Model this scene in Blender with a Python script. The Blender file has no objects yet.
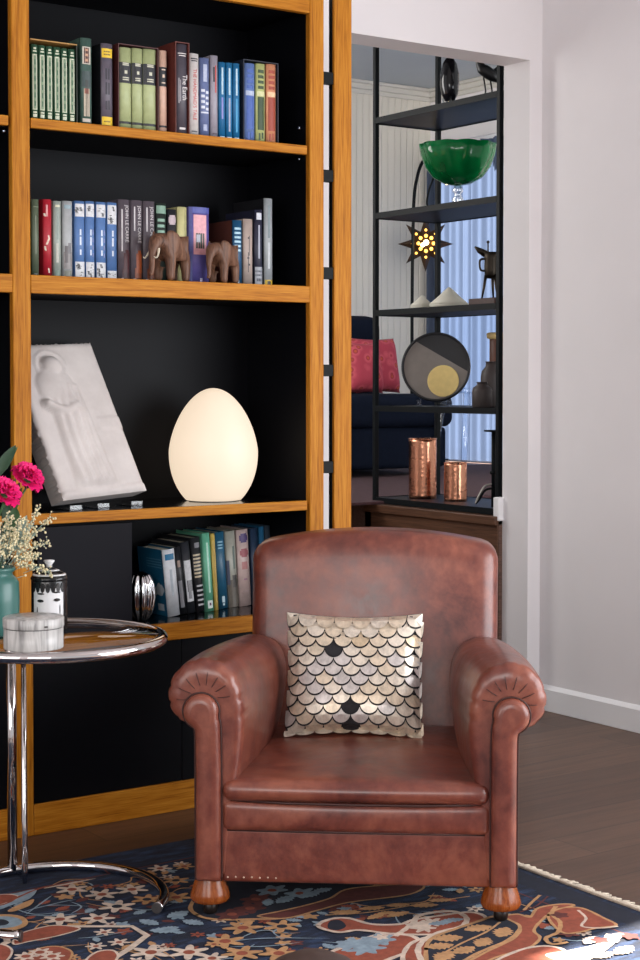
import bpy, bmesh, math, random
from mathutils import Vector, Matrix
random.seed(7)
PI = math.pi
SC = bpy.context.scene
COL = SC.collection

# ------------------------------------------------------------------ camera
FPX, YAW, PITCH, CY, EYE = 1621.0, 0.6087, 0.0353, 439.94, 1.17
_s, _c = math.sin(YAW), math.cos(YAW)
FW = Vector((_s*math.cos(PITCH), _c*math.cos(PITCH), -math.sin(PITCH)))
RT = Vector((_c, -_s, 0))
UP = Vector((_s*math.sin(PITCH), _c*math.sin(PITCH), math.cos(PITCH)))
CAM = Vector((0, 0, EYE))
cd = bpy.data.cameras.new('camera'); cam = bpy.data.objects.new('camera', cd); COL.objects.link(cam)
cd.sensor_width = 36; cd.lens = FPX/960*36; cd.shift_y = -(480-CY)/960; cd.clip_start = 0.05
m = Matrix.Identity(4)
for i in range(3):
    m[i][0] = RT[i]; m[i][1] = UP[i]; m[i][2] = -FW[i]; m[i][3] = CAM[i]
cam.matrix_world = m
SC.camera = cam

# ------------------------------------------------------------------ world, sun, window daylight, added fill lamps, exposure
W = bpy.data.worlds.new('world'); SC.world = W; W.use_nodes = True
bg = W.node_tree.nodes['Background']; bg.inputs[0].default_value = (0.95, 0.97, 1.0, 1); bg.inputs[1].default_value = 0.7

def area(name, loc, target, sx, sy, power, color):
    l = bpy.data.lights.new(name, 'AREA'); l.shape = 'RECTANGLE'; l.size = sx; l.size_y = sy
    l.energy = power; l.color = color
    o = bpy.data.objects.new(name, l); COL.objects.link(o); o.location = loc
    o.rotation_euler = (Vector(target)-Vector(loc)).to_track_quat('-Z', 'Y').to_euler()
    return o
sl = bpy.data.lights.new('sun', 'SUN'); sl.energy = 38; sl.angle = 0.02; sl.color = (1, 0.93, 0.84)
so = bpy.data.objects.new('sun', sl); COL.objects.link(so)
so.rotation_euler = Vector((-1.0, -0.10, -1.25)).to_track_quat('-Z', 'Y').to_euler()
area('daylight_garden_doors', (3.85, 0.7, 1.3), (1.9, 2.6, 0.8), 2.6, 2.0, 108, (0.93, 0.96, 1.0))
area('added_sheen_fill', (-2.0, -1.6, 2.0), (2.5, 3.5, 0.8), 2.2, 1.7, 82, (1, 0.97, 0.94))  # added lamp behind the camera, placed to put a sheen on the backrest
area('daylight_left_window', (-2.85, 1.6, 1.6), (3.9, 4.0, 1.3), 2.4, 1.9, 62, (1, 0.97, 0.94))
area('daylight_curtain_window', (6.75, 7.2, 1.7), (5.0, 7.0, 1.6), 1.6, 1.9, 2.2, (0.88, 0.95, 1))
area('added_upper_room_fill', (2.35, 6.3, 2.2), (5.0, 6.8, 1.3), 1.4, 1.4, 55, (1.0, 0.97, 0.93))  # added lamp out of view to brighten the upper room, no window there
SC.view_settings.view_transform = 'Standard'; SC.view_settings.look = 'None'
SC.view_settings.exposure = 0.0; SC.view_settings.gamma = 1; SC.view_settings.use_curve_mapping = False

# ------------------------------------------------------------------ where a line of sight meets a plane
def sight(px, py): return FW + RT*((px-320)/FPX) - UP*((py-CY)/FPX)
def atY(px, py, Y): d = sight(px, py); return CAM + d*(Y/d.y)
def atX(px, py, X): d = sight(px, py); return CAM + d*(X/d.x)
def atZ(px, py, Z): d = sight(px, py); return CAM + d*((Z-EYE)/d.z)

# ------------------------------------------------------------------ materials
def lin(c):
    return tuple(((v/255)/12.92 if v/255 <= 0.04045 else (((v/255)+0.055)/1.055)**2.4) for v in c)+(1,)
class NT:
    def __init__(s, name):
        s.m = bpy.data.materials.new(name); s.m.use_nodes = True; s.t = s.m.node_tree; s.n = s.t.nodes; s.b = s.n['Principled BSDF']
    def node(s, k, **kw):
        n = s.n.new(k)
        for a, v in kw.items():
            if a.startswith('i_'): n.inputs[a[2:].replace('_', ' ')].default_value = v
            else: setattr(n, a, v)
        return n
    def link(s, a, b): s.t.links.new(a, b)
    def coords(s, scale=(1, 1, 1), kind='Object', rot=(0, 0, 0)):
        tc = s.node('ShaderNodeTexCoord'); mp = s.node('ShaderNodeMapping')
        mp.inputs['Scale'].default_value = scale; mp.inputs['Rotation'].default_value = rot
        s.link(tc.outputs[kind], mp.inputs[0]); return mp.outputs[0]
    def ramp(s, src, stops):
        r = s.node('ShaderNodeValToRGB'); e = r.color_ramp.elements
        while len(e) < len(stops): e.new(0.5)
        for k, (p, c) in enumerate(stops): e[k].position = p; e[k].color = c
        s.link(src, r.inputs[0]); return r.outputs[0]
    def bump(s, src, strength=0.2, dist=0.002):
        b = s.node('ShaderNodeBump'); b.inputs['Strength'].default_value = strength; b.inputs['Distance'].default_value = dist
        s.link(src, b.inputs['Height']); s.link(b.outputs[0], s.b.inputs['Normal'])
_cm = {}
def cm(rgb, rough=0.5, metal=0.0, var=0.12, scale=60, name=None):
    k = (tuple(rgb), rough, metal, var)
    if k in _cm: return _cm[k]
    t = NT(name or 'paint_%d_%d_%d' % tuple(rgb)); c = lin(rgb)
    n = t.node('ShaderNodeTexNoise', i_Scale=scale, i_Detail=3); t.link(t.coords(), n.inputs['Vector'])
    lo = tuple(v*(1-var) for v in c[:3])+(1,); hi = tuple(min(1, v*(1+var)) for v in c[:3])+(1,)
    t.link(t.ramp(n.outputs[0], [(0.3, lo), (0.7, hi)]), t.b.inputs['Base Color'])
    t.b.inputs['Roughness'].default_value = rough; t.b.inputs['Metallic'].default_value = metal
    _cm[k] = t.m; return t.m
def wood(name, dark, mid, light, axis='Z', rough=0.4, fine=1.0, spec=0.4):
    t = NT(name)
    sc = {'X': (1.2, 28, 28), 'Y': (28, 1.2, 28), 'Z': (28, 28, 1.2)}[axis]
    v = t.coords(tuple(k*fine for k in sc))
    n = t.node('ShaderNodeTexNoise', i_Scale=3.2, i_Detail=6, i_Roughness=0.65, i_Distortion=0.4); t.link(v, n.inputs['Vector'])
    n2 = t.node('ShaderNodeTexNoise', i_Scale=11, i_Detail=3); t.link(v, n2.inputs['Vector'])
    mx = t.node('ShaderNodeMath', operation='MULTIPLY_ADD'); mx.inputs[1].default_value = 0.45
    t.link(n2.outputs[0], mx.inputs[0])
    m2 = t.node('ShaderNodeMath', operation='MULTIPLY'); m2.inputs[1].default_value = 0.6
    t.link(n.outputs[0], m2.inputs[0]); t.link(m2.outputs[0], mx.inputs[2])
    t.link(t.ramp(mx.outputs[0], [(0.36, lin(dark)), (0.5, lin(mid)), (0.68, lin(light))]), t.b.inputs['Base Color'])
    t.b.inputs['Roughness'].default_value = rough; t.b.inputs['Specular IOR Level'].default_value = spec; t.bump(mx.outputs[0], 0.15, 0.001)
    return t.m
OAKV = wood('oak_upright_grain', (130, 74, 14), (171, 107, 26), (194, 132, 44), 'Z', 0.5, 1.0, 0.15)
OAKH = wood('oak_level_grain', (130, 74, 14), (171, 107, 26), (194, 132, 44), 'X', 0.5, 1.0, 0.15)
WALNUT = wood('walnut', (54, 33, 22), (82, 53, 36), (102, 70, 50), 'Y', 0.45)
BUN = wood('varnished_beech', (100, 46, 16), (134, 66, 26), (152, 84, 38), 'Z', 0.22)
BLOCKWOOD = wood('dark_block_wood', (40, 18, 14), (58, 28, 22), (70, 36, 28), 'X', 0.4)
ELEPH = wood('carved_brown_wood', (60, 38, 28), (102, 70, 53), (132, 96, 74), 'Z', 0.5, 0.9)
BLACK = cm((8, 9, 14), 0.5, 0, 0.1, 8, 'black_lacquer')
BLACKDOOR = cm((14, 13, 20), 0.55, 0, 0.06, 6, 'blue_black_door')
for _m in (BLACK, BLACKDOOR): _m.node_tree.nodes['Principled BSDF'].inputs['Specular IOR Level'].default_value = 0.12
STEEL = cm((13, 17, 20), 0.5, 0.0, 0.1, 20, 'black_steel')
SHELFSTEEL = cm((20, 25, 36), 0.45, 0.0, 0.1, 12, 'blue_black_shelf')
WHITE = cm((227, 224, 226), 0.7, 0, 0.02, 3, 'white_wall_paint')
TRIMW = cm((232, 232, 234), 0.45, 0, 0.02, 3, 'white_trim_paint')
BLACKTOP = cm((8, 8, 11), 0.14, 0, 0.1, 8, 'glossy_black_shelf_top'); BLACKTOP.node_tree.nodes['Principled BSDF'].inputs['Specular IOR Level'].default_value = 0.35
for _m in (STEEL, SHELFSTEEL): _m.node_tree.nodes['Principled BSDF'].inputs['Specular IOR Level'].default_value = 0.14
def floor_mat():
    t = NT('dark_oak_floorboards')
    v = t.coords((1, 1, 1))
    br = t.node('ShaderNodeTexBrick', i_Scale=1.0)
    br.inputs['Brick Width'].default_value = 1.9; br.inputs['Row Height'].default_value = 0.16
    br.inputs['Mortar Size'].default_value = 0.0016; br.inputs['Mortar Smooth'].default_value = 0.2
    br.inputs['Color1'].default_value = lin((106, 78, 60)); br.inputs['Color2'].default_value = lin((86, 61, 46)); br.inputs['Mortar'].default_value = lin((38, 28, 24))
    t.link(v, br.inputs[0])
    n = t.node('ShaderNodeTexNoise', i_Scale=2.6, i_Detail=8, i_Roughness=0.7, i_Distortion=0.6); t.link(t.coords((1.1, 16, 1)), n.inputs['Vector'])
    g = t.ramp(n.outputs[0], [(0.25, (0.42, 0.40, 0.38, 1)), (0.5, (0.85, 0.85, 0.85, 1)), (0.75, (1.25, 1.22, 1.2, 1))])
    mx = t.node('ShaderNodeMix', data_type='RGBA', blend_type='MULTIPLY'); mx.inputs[0].default_value = 1
    t.link(br.outputs[0], mx.inputs[6]); t.link(g, mx.inputs[7]); t.link(mx.outputs[2], t.b.inputs['Base Color'])
    t.b.inputs['Roughness'].default_value = 0.42; t.bump(n.outputs[0], 0.12, 0.002); return t.m
def leather_mat():
    t = NT('worn_brown_leather')
    n = t.node('ShaderNodeTexNoise', i_Scale=5.5, i_Detail=7, i_Roughness=0.62, i_Distortion=0.5); t.link(t.coords(), n.inputs['Vector'])
    n2 = t.node('ShaderNodeTexNoise', i_Scale=38, i_Detail=4, i_Roughness=0.6); t.link(t.coords((1, 1, 0.8)), n2.inputs['Vector'])
    mx = t.node('ShaderNodeMath', operation='MULTIPLY_ADD'); mx.inputs[1].default_value = 0.3
    t.link(n2.outputs[0], mx.inputs[0]); m2 = t.node('ShaderNodeMath', operation='MULTIPLY'); m2.inputs[1].default_value = 0.75
    t.link(n.outputs[0], m2.inputs[0]); t.link(m2.outputs[0], mx.inputs[2])
    t.link(t.ramp(mx.outputs[0], [(0.36, lin((78, 36, 31))), (0.50, lin((112, 56, 45))), (0.66, lin((142, 80, 61)))]), t.b.inputs['Base Color'])
    t.link(t.ramp(n2.outputs[0], [(0.3, (0.29,)*3+(1,)), (0.7, (0.42,)*3+(1,))]), t.b.inputs['Roughness'])
    t.b.inputs['Coat Weight'].default_value = 0.35; t.b.inputs['Coat Roughness'].default_value = 0.24
    vo = t.node('ShaderNodeTexVoronoi', i_Scale=330); t.link(t.coords(), vo.inputs['Vector'])
    ad = t.node('ShaderNodeMath', operation='MULTIPLY_ADD'); ad.inputs[1].default_value = 0.25
    t.link(vo.outputs[0], ad.inputs[0]); t.link(n2.outputs[0], ad.inputs[2]); t.bump(ad.outputs[0], 0.14, 0.002)
    return t.m
LEATHER = leather_mat()
SEAM = cm((58, 28, 24), 0.5, 0, 0.1, 40, 'dark_leather_seam')
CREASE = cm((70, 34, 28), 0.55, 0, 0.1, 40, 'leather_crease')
def metal(name, rgb, rough, bumpscale=None, strength=0.3):
    t = NT(name); t.b.inputs['Base Color'].default_value = lin(rgb); t.b.inputs['Metallic'].default_value = 1
    n = t.node('ShaderNodeTexNoise', i_Scale=14, i_Detail=3); t.link(t.coords(), n.inputs['Vector'])
    t.link(t.ramp(n.outputs[0], [(0.3, (rough*0.8,)*3+(1,)), (0.7, (rough*1.2,)*3+(1,))]), t.b.inputs['Roughness'])
    if bumpscale:
        v = t.node('ShaderNodeTexVoronoi', i_Scale=bumpscale); t.link(t.coords(), v.inputs['Vector']); t.bump(v.outputs[0], strength, 0.004)
    return t.m
CHROME = metal('chrome', (214, 210, 210), 0.06)
SILVER = metal('silvered_glass', (205, 205, 208), 0.07)
COPPER = metal('hammered_copper', (214, 150, 120), 0.26, 70, 0.14)
IRON = metal('dark_bronze', (62, 56, 50), 0.45)
def clear(name, tint=(1, 1, 1), fac=0.12, rough=0.02):
    t = NT(name)
    tr = t.node('ShaderNodeBsdfTransparent'); tr.inputs[0].default_value = tint+(1,)
    gl = t.node('ShaderNodeBsdfGlossy'); gl.inputs['Roughness'].default_value = rough
    fr = t.node('ShaderNodeFresnel'); fr.inputs[0].default_value = 1.5
    ad = t.node('ShaderNodeMath', operation='ADD', use_clamp=True); ad.inputs[1].default_value = fac
    ge = t.node('ShaderNodeNewGeometry'); inv = t.node('ShaderNodeMath', operation='SUBTRACT'); inv.inputs[0].default_value = 1; t.link(ge.outputs['Backfacing'], inv.inputs[1])
    mu = t.node('ShaderNodeMath', operation='MULTIPLY'); t.link(ad.outputs[0], mu.inputs[0]); t.link(inv.outputs[0], mu.inputs[1])
    mx = t.node('ShaderNodeMixShader'); t.link(fr.outputs[0], ad.inputs[0]); t.link(mu.outputs[0], mx.inputs[0])
    t.link(tr.outputs[0], mx.inputs[1]); t.link(gl.outputs[0], mx.inputs[2])
    t.link(mx.outputs[0], t.n['Material Output'].inputs[0]); return t.m
GLASS = clear('table_glass', (0.80, 0.78, 0.76), 0.10)
ACRYLIC = clear('clear_acrylic', (0.86, 0.90, 0.95), 0.06, 0.15)
CRYSTAL = clear('clear_crystal', (0.9, 0.93, 0.94), 0.5, 0.1)
def green_glass():
    t = NT('emerald_glass'); t.b.inputs['Base Color'].default_value = lin((10, 150, 74)); t.b.inputs['Roughness'].default_value = 0.08
    t.b.inputs['Transmission Weight'].default_value = 0.35; t.b.inputs['IOR'].default_value = 1.45
    n = t.node('ShaderNodeTexNoise', i_Scale=9, i_Detail=2); t.link(t.coords((1, 1, 0.3)), n.inputs['Vector'])
    t.link(t.ramp(n.outputs[0], [(0.3, lin((2, 92, 44))), (0.7, lin((14, 150, 78)))]), t.b.inputs['Base Color']); return t.m
def plaster_mat():
    t = NT('chalky_plaster')
    n = t.node('ShaderNodeTexNoise', i_Scale=9, i_Detail=6, i_Roughness=0.6); t.link(t.coords(), n.inputs['Vector'])
    t.link(t.ramp(n.outputs[0], [(0.3, lin((190, 182, 179))), (0.7, lin((211, 204, 201)))]), t.b.inputs['Base Color'])
    t.b.inputs['Roughness'].default_value = 0.85; t.bump(n.outputs[0], 0.25, 0.004); return t.m
def marble_mat():
    t = NT('grey_streaked_bone')
    n = t.node('ShaderNodeTexNoise', i_Scale=9, i_Detail=6, i_Distortion=0.8); t.link(t.coords((9, 9, 0.9)), n.inputs['Vector'])
    t.link(t.ramp(n.outputs[0], [(0.28, lin((124, 122, 122))), (0.5, lin((186, 184, 182))), (0.75, lin((216, 214, 212)))]), t.b.inputs['Base Color'])
    t.b.inputs['Roughness'].default_value = 0.3; return t.m
def curtain_mat():
    t = NT('sheer_curtain')
    d = t.node('ShaderNodeBsdfDiffuse'); d.inputs[0].default_value = lin((112, 124, 146))
    tl = t.node('ShaderNodeBsdfTranslucent'); tl.inputs[0].default_value = lin((80, 94, 120))
    mx = t.node('ShaderNodeMixShader'); mx.inputs[0].default_value = 0.65
    t.link(d.outputs[0], mx.inputs[1]); t.link(tl.outputs[0], mx.inputs[2]); t.link(mx.outputs[0], t.n['Material Output'].inputs[0]); return t.m
def glow_mat(name, rgb, strength, base=None, noise=None):
    t = NT(name); t.b.inputs['Base Color'].default_value = lin(base or rgb); t.b.inputs['Roughness'].default_value = 0.5
    t.b.inputs['Emission Color'].default_value = lin(rgb); t.b.inputs['Emission Strength'].default_value = strength; return t.m
def board_wall():
    t = NT('vertical_board_wall'); t.b.inputs['Base Color'].default_value = lin((218, 214, 204)); t.b.inputs['Roughness'].default_value = 0.6
    w = t.node('ShaderNodeTexWave', i_Scale=6.5, bands_direction='X'); t.link(t.coords(), w.inputs['Vector'])
    t.bump(t.ramp(w.outputs[0], [(0.0, (0, 0, 0, 1)), (0.08, (1, 1, 1, 1))]), 0.6, 0.01); return t.m
def cushion_mat():
    t = NT('patterned_pink_velvet')
    v = t.node('ShaderNodeTexVoronoi', i_Scale=20); t.link(t.coords(), v.inputs['Vector'])
    t.link(t.ramp(v.outputs[0], [(0.12, lin((184, 84, 48))), (0.24, lin((140, 40, 52))), (0.34, lin((192, 82, 94))), (0.6, lin((164, 54, 72)))]), t.b.inputs['Base Color'])
    t.b.inputs['Roughness'].default_value = 0.85; return t.m
def rug_field():
    t = NT('navy_wool_pile')
    n = t.node('ShaderNodeTexNoise', i_Scale=11, i_Detail=5, i_Roughness=0.65); t.link(t.coords((1, 4, 1)), n.inputs['Vector'])
    n2 = t.node('ShaderNodeTexNoise', i_Scale=320, i_Detail=2); t.link(t.coords(), n2.inputs['Vector'])
    t.link(t.ramp(n.outputs[0], [(0.3, lin((11, 17, 30))), (0.5, lin((21, 33, 56))), (0.7, lin((42, 64, 98)))]), t.b.inputs['Base Color'])
    t.b.inputs['Roughness'].default_value = 0.95; t.bump(n2.outputs[0], 0.5, 0.003); return t.m
def wool(name, rgb):
    t = NT(name); c = lin(rgb)
    n = t.node('ShaderNodeTexNoise', i_Scale=45, i_Detail=5, i_Roughness=0.7); t.link(t.coords(), n.inputs['Vector'])
    t.link(t.ramp(n.outputs[0], [(0.3, tuple(v*0.68 for v in c[:3])+(1,)), (0.65, tuple(min(1, v*1.12) for v in c[:3])+(1,))]), t.b.inputs['Base Color'])
    t.b.inputs['Roughness'].default_value = 0.95; return t.m

# ------------------------------------------------------------------ mesh helpers
def frame(o=(0, 0, 0), rz=0.0): return Matrix.Translation(Vector(o)) @ Matrix.Rotation(rz, 4, 'Z')
class MB:
    def __init__(s): s.bm = bmesh.new(); s.mats = []
    def mi(s, m):
        if m not in s.mats: s.mats.append(m)
        return s.mats.index(m)
    def faces(s, vs, fs, m, smooth=False, T=None):
        T = T or Matrix.Identity(4)
        bv = [s.bm.verts.new(T @ Vector(v)) for v in vs]; k = s.mi(m); out = []
        for f in fs:
            try: bf = s.bm.faces.new([bv[i] for i in f])
            except ValueError: continue
            bf.material_index = k; bf.smooth = smooth; out.append(bf)
        return bv, out
    def box(s, a, b, m, bev=0.0, T=None, seg=2):
        x0, y0, z0 = (min(a[i], b[i]) for i in range(3)); x1, y1, z1 = (max(a[i], b[i]) for i in range(3))
        vs = [(x0,y0,z0),(x1,y0,z0),(x1,y1,z0),(x0,y1,z0),(x0,y0,z1),(x1,y0,z1),(x1,y1,z1),(x0,y1,z1)]
        fs = [(0,3,2,1),(4,5,6,7),(0,1,5,4),(1,2,6,5),(2,3,7,6),(3,0,4,7)]
        bv, bf = s.faces(vs, fs, m, False, T)
        if bev > 0:
            es = list({e for f in bf for e in f.edges})
            r = bmesh.ops.bevel(s.bm, geom=es, offset=bev, segments=seg, affect='EDGES', profile=0.5)
            for f in r['faces']: f.smooth = True; f.material_index = s.mi(m)
    def grid(s, rows, m, closed_u=True, cap=False, smooth=True, T=None, closed_v=False):
        T = T or Matrix.Identity(4); k = s.mi(m)
        R = [[s.bm.verts.new(T @ Vector(p)) for p in r] for r in rows]; n = len(R[0])
        pr = list(zip(R[:-1], R[1:])) + ([(R[-1], R[0])] if closed_v else [])
        for a, b in pr:
            for i in range(n if closed_u else n-1):
                j = (i+1) % n
                try: f = s.bm.faces.new((a[i], a[j], b[j], b[i]))
                except ValueError: continue
                f.material_index = k; f.smooth = smooth
        if cap:
            for r in (R[0][::-1], R[-1]):
                try: f = s.bm.faces.new(r); f.material_index = k; f.smooth = False
                except ValueError: pass
        return R
    def lathe(s, prof, m, seg=32, o=(0, 0, 0), flute=0, famp=0.0, T=None):
        rows = []
        for r, z in prof:
            rows.append([(o[0]+r*(1+famp*(abs(math.cos(flute*a/2))-0.6 if flute else 0))*math.cos(a),
                          o[1]+r*(1+famp*(abs(math.cos(flute*a/2))-0.6 if flute else 0))*math.sin(a), o[2]+z)
                         for a in (2*PI*i/seg for i in range(seg))])
        s.grid(rows, m, True, True, True, T)
    def tube(s, pts, r, m, seg=10, closed=False, cap=True):
        pts = [Vector(p) for p in pts]; n = len(pts); rows = []; ref = None
        for i, p in enumerate(pts):
            if closed: t = pts[(i+1) % n]-pts[i-1]
            else: t = pts[min(i+1, n-1)]-pts[max(i-1, 0)]
            t.normalize()
            if ref is None:
                ref = Vector((0, 0, 1)) if abs(t.z) < 0.9 else Vector((1, 0, 0))
            u = t.cross(ref).normalized(); w = u.cross(t).normalized(); ref = w
            rr = r[i] if isinstance(r, (list, tuple)) else r
            rows.append([p+u*rr*math.cos(a)+w*rr*math.sin(a) for a in (2*PI*k/seg for k in range(seg))])
        s.grid(rows, m, True, cap and not closed, True, None, closed)
    def ball(s, c, r, m, seg=14, ring=9, T=None):
        rx, ry, rz = r if isinstance(r, (tuple, list)) else (r, r, r)
        rows = [[(c[0]+rx*math.sin(p)*math.cos(a), c[1]+ry*math.sin(p)*math.sin(a), c[2]+rz*math.cos(p)) for a in (2*PI*i/seg for i in range(seg))]
                for p in (0.02+(PI-0.04)*j/ring for j in range(ring+1))]
        s.grid(rows, m, True, True, True, T)
    def build(s, name, parent=None, weld=0.0):
        if weld: bmesh.ops.remove_doubles(s.bm, verts=s.bm.verts, dist=weld)
        bmesh.ops.recalc_face_normals(s.bm, faces=s.bm.faces)
        me = bpy.data.meshes.new(name); s.bm.to_mesh(me); s.bm.free()
        for m in s.mats: me.materials.append(m)
        o = bpy.data.objects.new(name, me); COL.objects.link(o)
        if parent: o.parent = parent
        return o
def one(fn, name, parent=None, **k):
    b = MB(); fn(b); return b.build(name, parent, **k)
def tag(o, label, cat, group=None, kind=None):
    o['label'] = label; o['category'] = cat
    if group: o['group'] = group
    if kind: o['kind'] = kind
    return o
def thing(name, label, cat, loc=(0, 0, 0), rz=0.0, group=None):
    e = bpy.data.objects.new(name, None); COL.objects.link(e); e.location = loc; e.rotation_euler = (0, 0, rz); e.empty_display_size = 0.05
    return tag(e, label, cat, group)
def struct(fn, name, parent=None):
    o = one(fn, name, parent); o['kind'] = 'structure'; return o
def catmull(P, n, closed=False):
    P = [Vector(p) for p in P]; out = []; N = len(P); segs = N if closed else N-1
    for i in range(segs):
        g = (lambda k: P[k % N]) if closed else (lambda k: P[max(0, min(N-1, k))])
        a, b, c, d = g(i-1), g(i), g(i+1), g(i+2)
        for k in range(n):
            t = k/n; out.append(0.5*((2*b)+(c-a)*t+(2*a-5*b+4*c-d)*t*t+(3*b-a-3*c+d)*t**3))
    if not closed: out.append(P[-1])
    return out
def resample(P, n, closed=True):
    P = [Vector(p) for p in P]; Q = P+[P[0]] if closed else P
    L = [0]
    for a, b in zip(Q[:-1], Q[1:]): L.append(L[-1]+(b-a).length)
    out = []; j = 0
    for k in range(n):
        t = L[-1]*k/(n if closed else n-1)
        while j < len(L)-2 and L[j+1] < t: j += 1
        f = (t-L[j])/max(1e-9, L[j+1]-L[j]); out.append(Q[j].lerp(Q[j+1], min(1, f)))
    return out
_fontm = {}
def text_mesh(body, height, m, name, parent, T):
    c = bpy.data.curves.new('lettering', 'FONT'); c.body = body; c.size = 1; c.extrude = 0.0; c.align_x = 'CENTER'; c.align_y = 'CENTER'; c.resolution_u = 3
    t = bpy.data.objects.new('lettering', c); COL.objects.link(t); bpy.context.view_layer.update()
    me = bpy.data.meshes.new_from_object(t.evaluated_get(bpy.context.evaluated_depsgraph_get()))
    bpy.data.objects.remove(t); bpy.data.curves.remove(c)
    w = max(v.co.x for v in me.vertices)-min(v.co.x for v in me.vertices)
    me.transform(T @ Matrix.Diagonal((height[0]/w, height[1]/0.7, 1, 1))); me.materials.clear(); me.materials.append(m)
    o = bpy.data.objects.new(name, me); COL.objects.link(o); o.parent = parent; return o

exec_order = []
# ================================================================== SETTING
YB = 3.825            # front plane of the bookcase
YW = 4.2993; XJ = 3.898; XC = 3.957; ZH = 2.3065
struct(lambda b: b.box((-3, -2.5, -0.05), (3.957, 8.2, 0), floor_mat()), 'floor')
def f(b):
    b.box((-3, YW, 0), (3.09, 4.436, 2.9), WHITE); b.box((3.09, YW, ZH), (XJ, 4.436, 2.9), WHITE); b.box((XJ, YW, 0), (XC+0.1, 4.436, 2.9), WHITE)
struct(f, 'wall_back')
def f(b):
    b.box((XC, 2.59, 0), (XC+0.1, YW, 2.9), WHITE); b.box((XC, -2.5, 2.32), (XC+0.1, 2.59, 2.9), WHITE)
struct(f, 'wall_right')
struct(lambda b: b.box((-3.1, -2.5, 0), (-3, 4.436, 2.9), WHITE), 'wall_left')
struct(lambda b: b.box((-3.1, -2.5, 2.9), (4.06, 4.436, 3.0), WHITE), 'ceiling')
def f(b):
    b.box((XC-0.014, 2.59, 0), (XC, YW, 0.079), TRIMW, 0.002); b.faces([(XC-0.014, 2.59, 0.078), (XC-0.014, YW, 0.078), (XC-0.002, YW, 0.0915), (XC-0.002, 2.59, 0.0915), (XC, 2.59, 0.078), (XC, YW, 0.078), (XC, YW, 0.0915), (XC, 2.59, 0.0915)], [(0, 1, 2, 3), (2, 6, 7, 3), (0, 3, 7, 4), (1, 5, 6, 2)], TRIMW)
struct(f, 'baseboard_right')
struct(lambda b: b.box((XJ+0.0, YW-0.012, 0), (XC-0.014, YW, 0.0905), TRIMW, 0.003), 'baseboard_back')
ZU = 0.685            # the upper level beyond the opening
UPF = wood('upper_floor_timber', (70, 50, 42), (92, 68, 58), (112, 86, 74), 'X', 0.5)
def f(b):
    b.box((3.88, 4.436, 0), (6.6, 8.2, ZU), UPF); b.box((2.2, 5.45, 0), (3.88, 8.2, ZU-0.002), UPF)
struct(f, 'floor_upper')
def f(b):
    b.box((3.862, 4.436, ZU-0.032), (3.9, 5.24, ZU+0.001), WALNUT, 0.003); b.box((3.874, 4.436, 0), (3.882, 5.24, ZU-0.032), WALNUT)
    b.box((3.874, 5.20, 0), (3.9, 5.24, ZU-0.03), WALNUT)
    b.box((2.2, 5.44, ZU-0.04), (3.88, 5.47, ZU), WALNUT, 0.003); b.box((2.2, 5.448, 0), (3.88, 5.455, ZU-0.04), WALNUT)
struct(f, 'trim_1')
struct(lambda b: b.box((3.874, 4.430, ZU-0.016), (3.91, 4.46, ZU+0.070), TRIMW, 0.004), 'trim_2')
struct(lambda b: b.box((2.2, 8.0, ZU), (6.5, 8.1, 3.0), board_wall()), 'wall_far')
def f(b):
    b.box((6.42, 4.436, ZU), (6.52, 6.3, 3.0), WHITE); b.box((6.42, 7.9, ZU), (6.52, 8.0, 3.0), WHITE); b.box((6.42, 6.3, 2.66), (6.52, 7.9, 3.0), WHITE)
struct(f, 'wall_upper_right')
struct(lambda b: b.box((2.1, 4.436, 3.0), (6.52, 8.1, 3.1), cm((176, 184, 192), 0.7, 0, 0.02, 3)), 'ceiling_upper')
struct(lambda b: b.box((2.1, 5.45, 0), (2.2, 8.1, 3.0), WHITE), 'wall_upper_left')
def f(b):
    CORN = cm((206, 204, 198), 0.6, 0, 0.02, 3)
    for k, (dy, dz) in enumerate(((0.06, 0.02), (0.035, 0.05), (0.015, 0.075))): b.box((2.2, 8.0-dy, 3.0-dz), (6.42, 8.0, 3.0), CORN, 0.005); b.box((6.42-dy, 4.436, 3.0-dz), (6.42, 8.0, 3.0), CORN, 0.005)
struct(f, 'trim_3')
def f(b):
    b.box((6.44, 6.3, ZU), (6.47, 6.36, 2.66), TRIMW); b.box((6.44, 7.84, ZU), (6.47, 7.9, 2.66), TRIMW); b.box((6.44, 6.3, 2.6), (6.47, 7.9, 2.66), TRIMW); b.box((6.44, 6.3, ZU), (6.47, 7.9, ZU+0.06), TRIMW); b.box((6.44, 7.08, ZU), (6.47, 7.12, 2.6), TRIMW)
w1 = struct(f, 'window_1')
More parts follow.
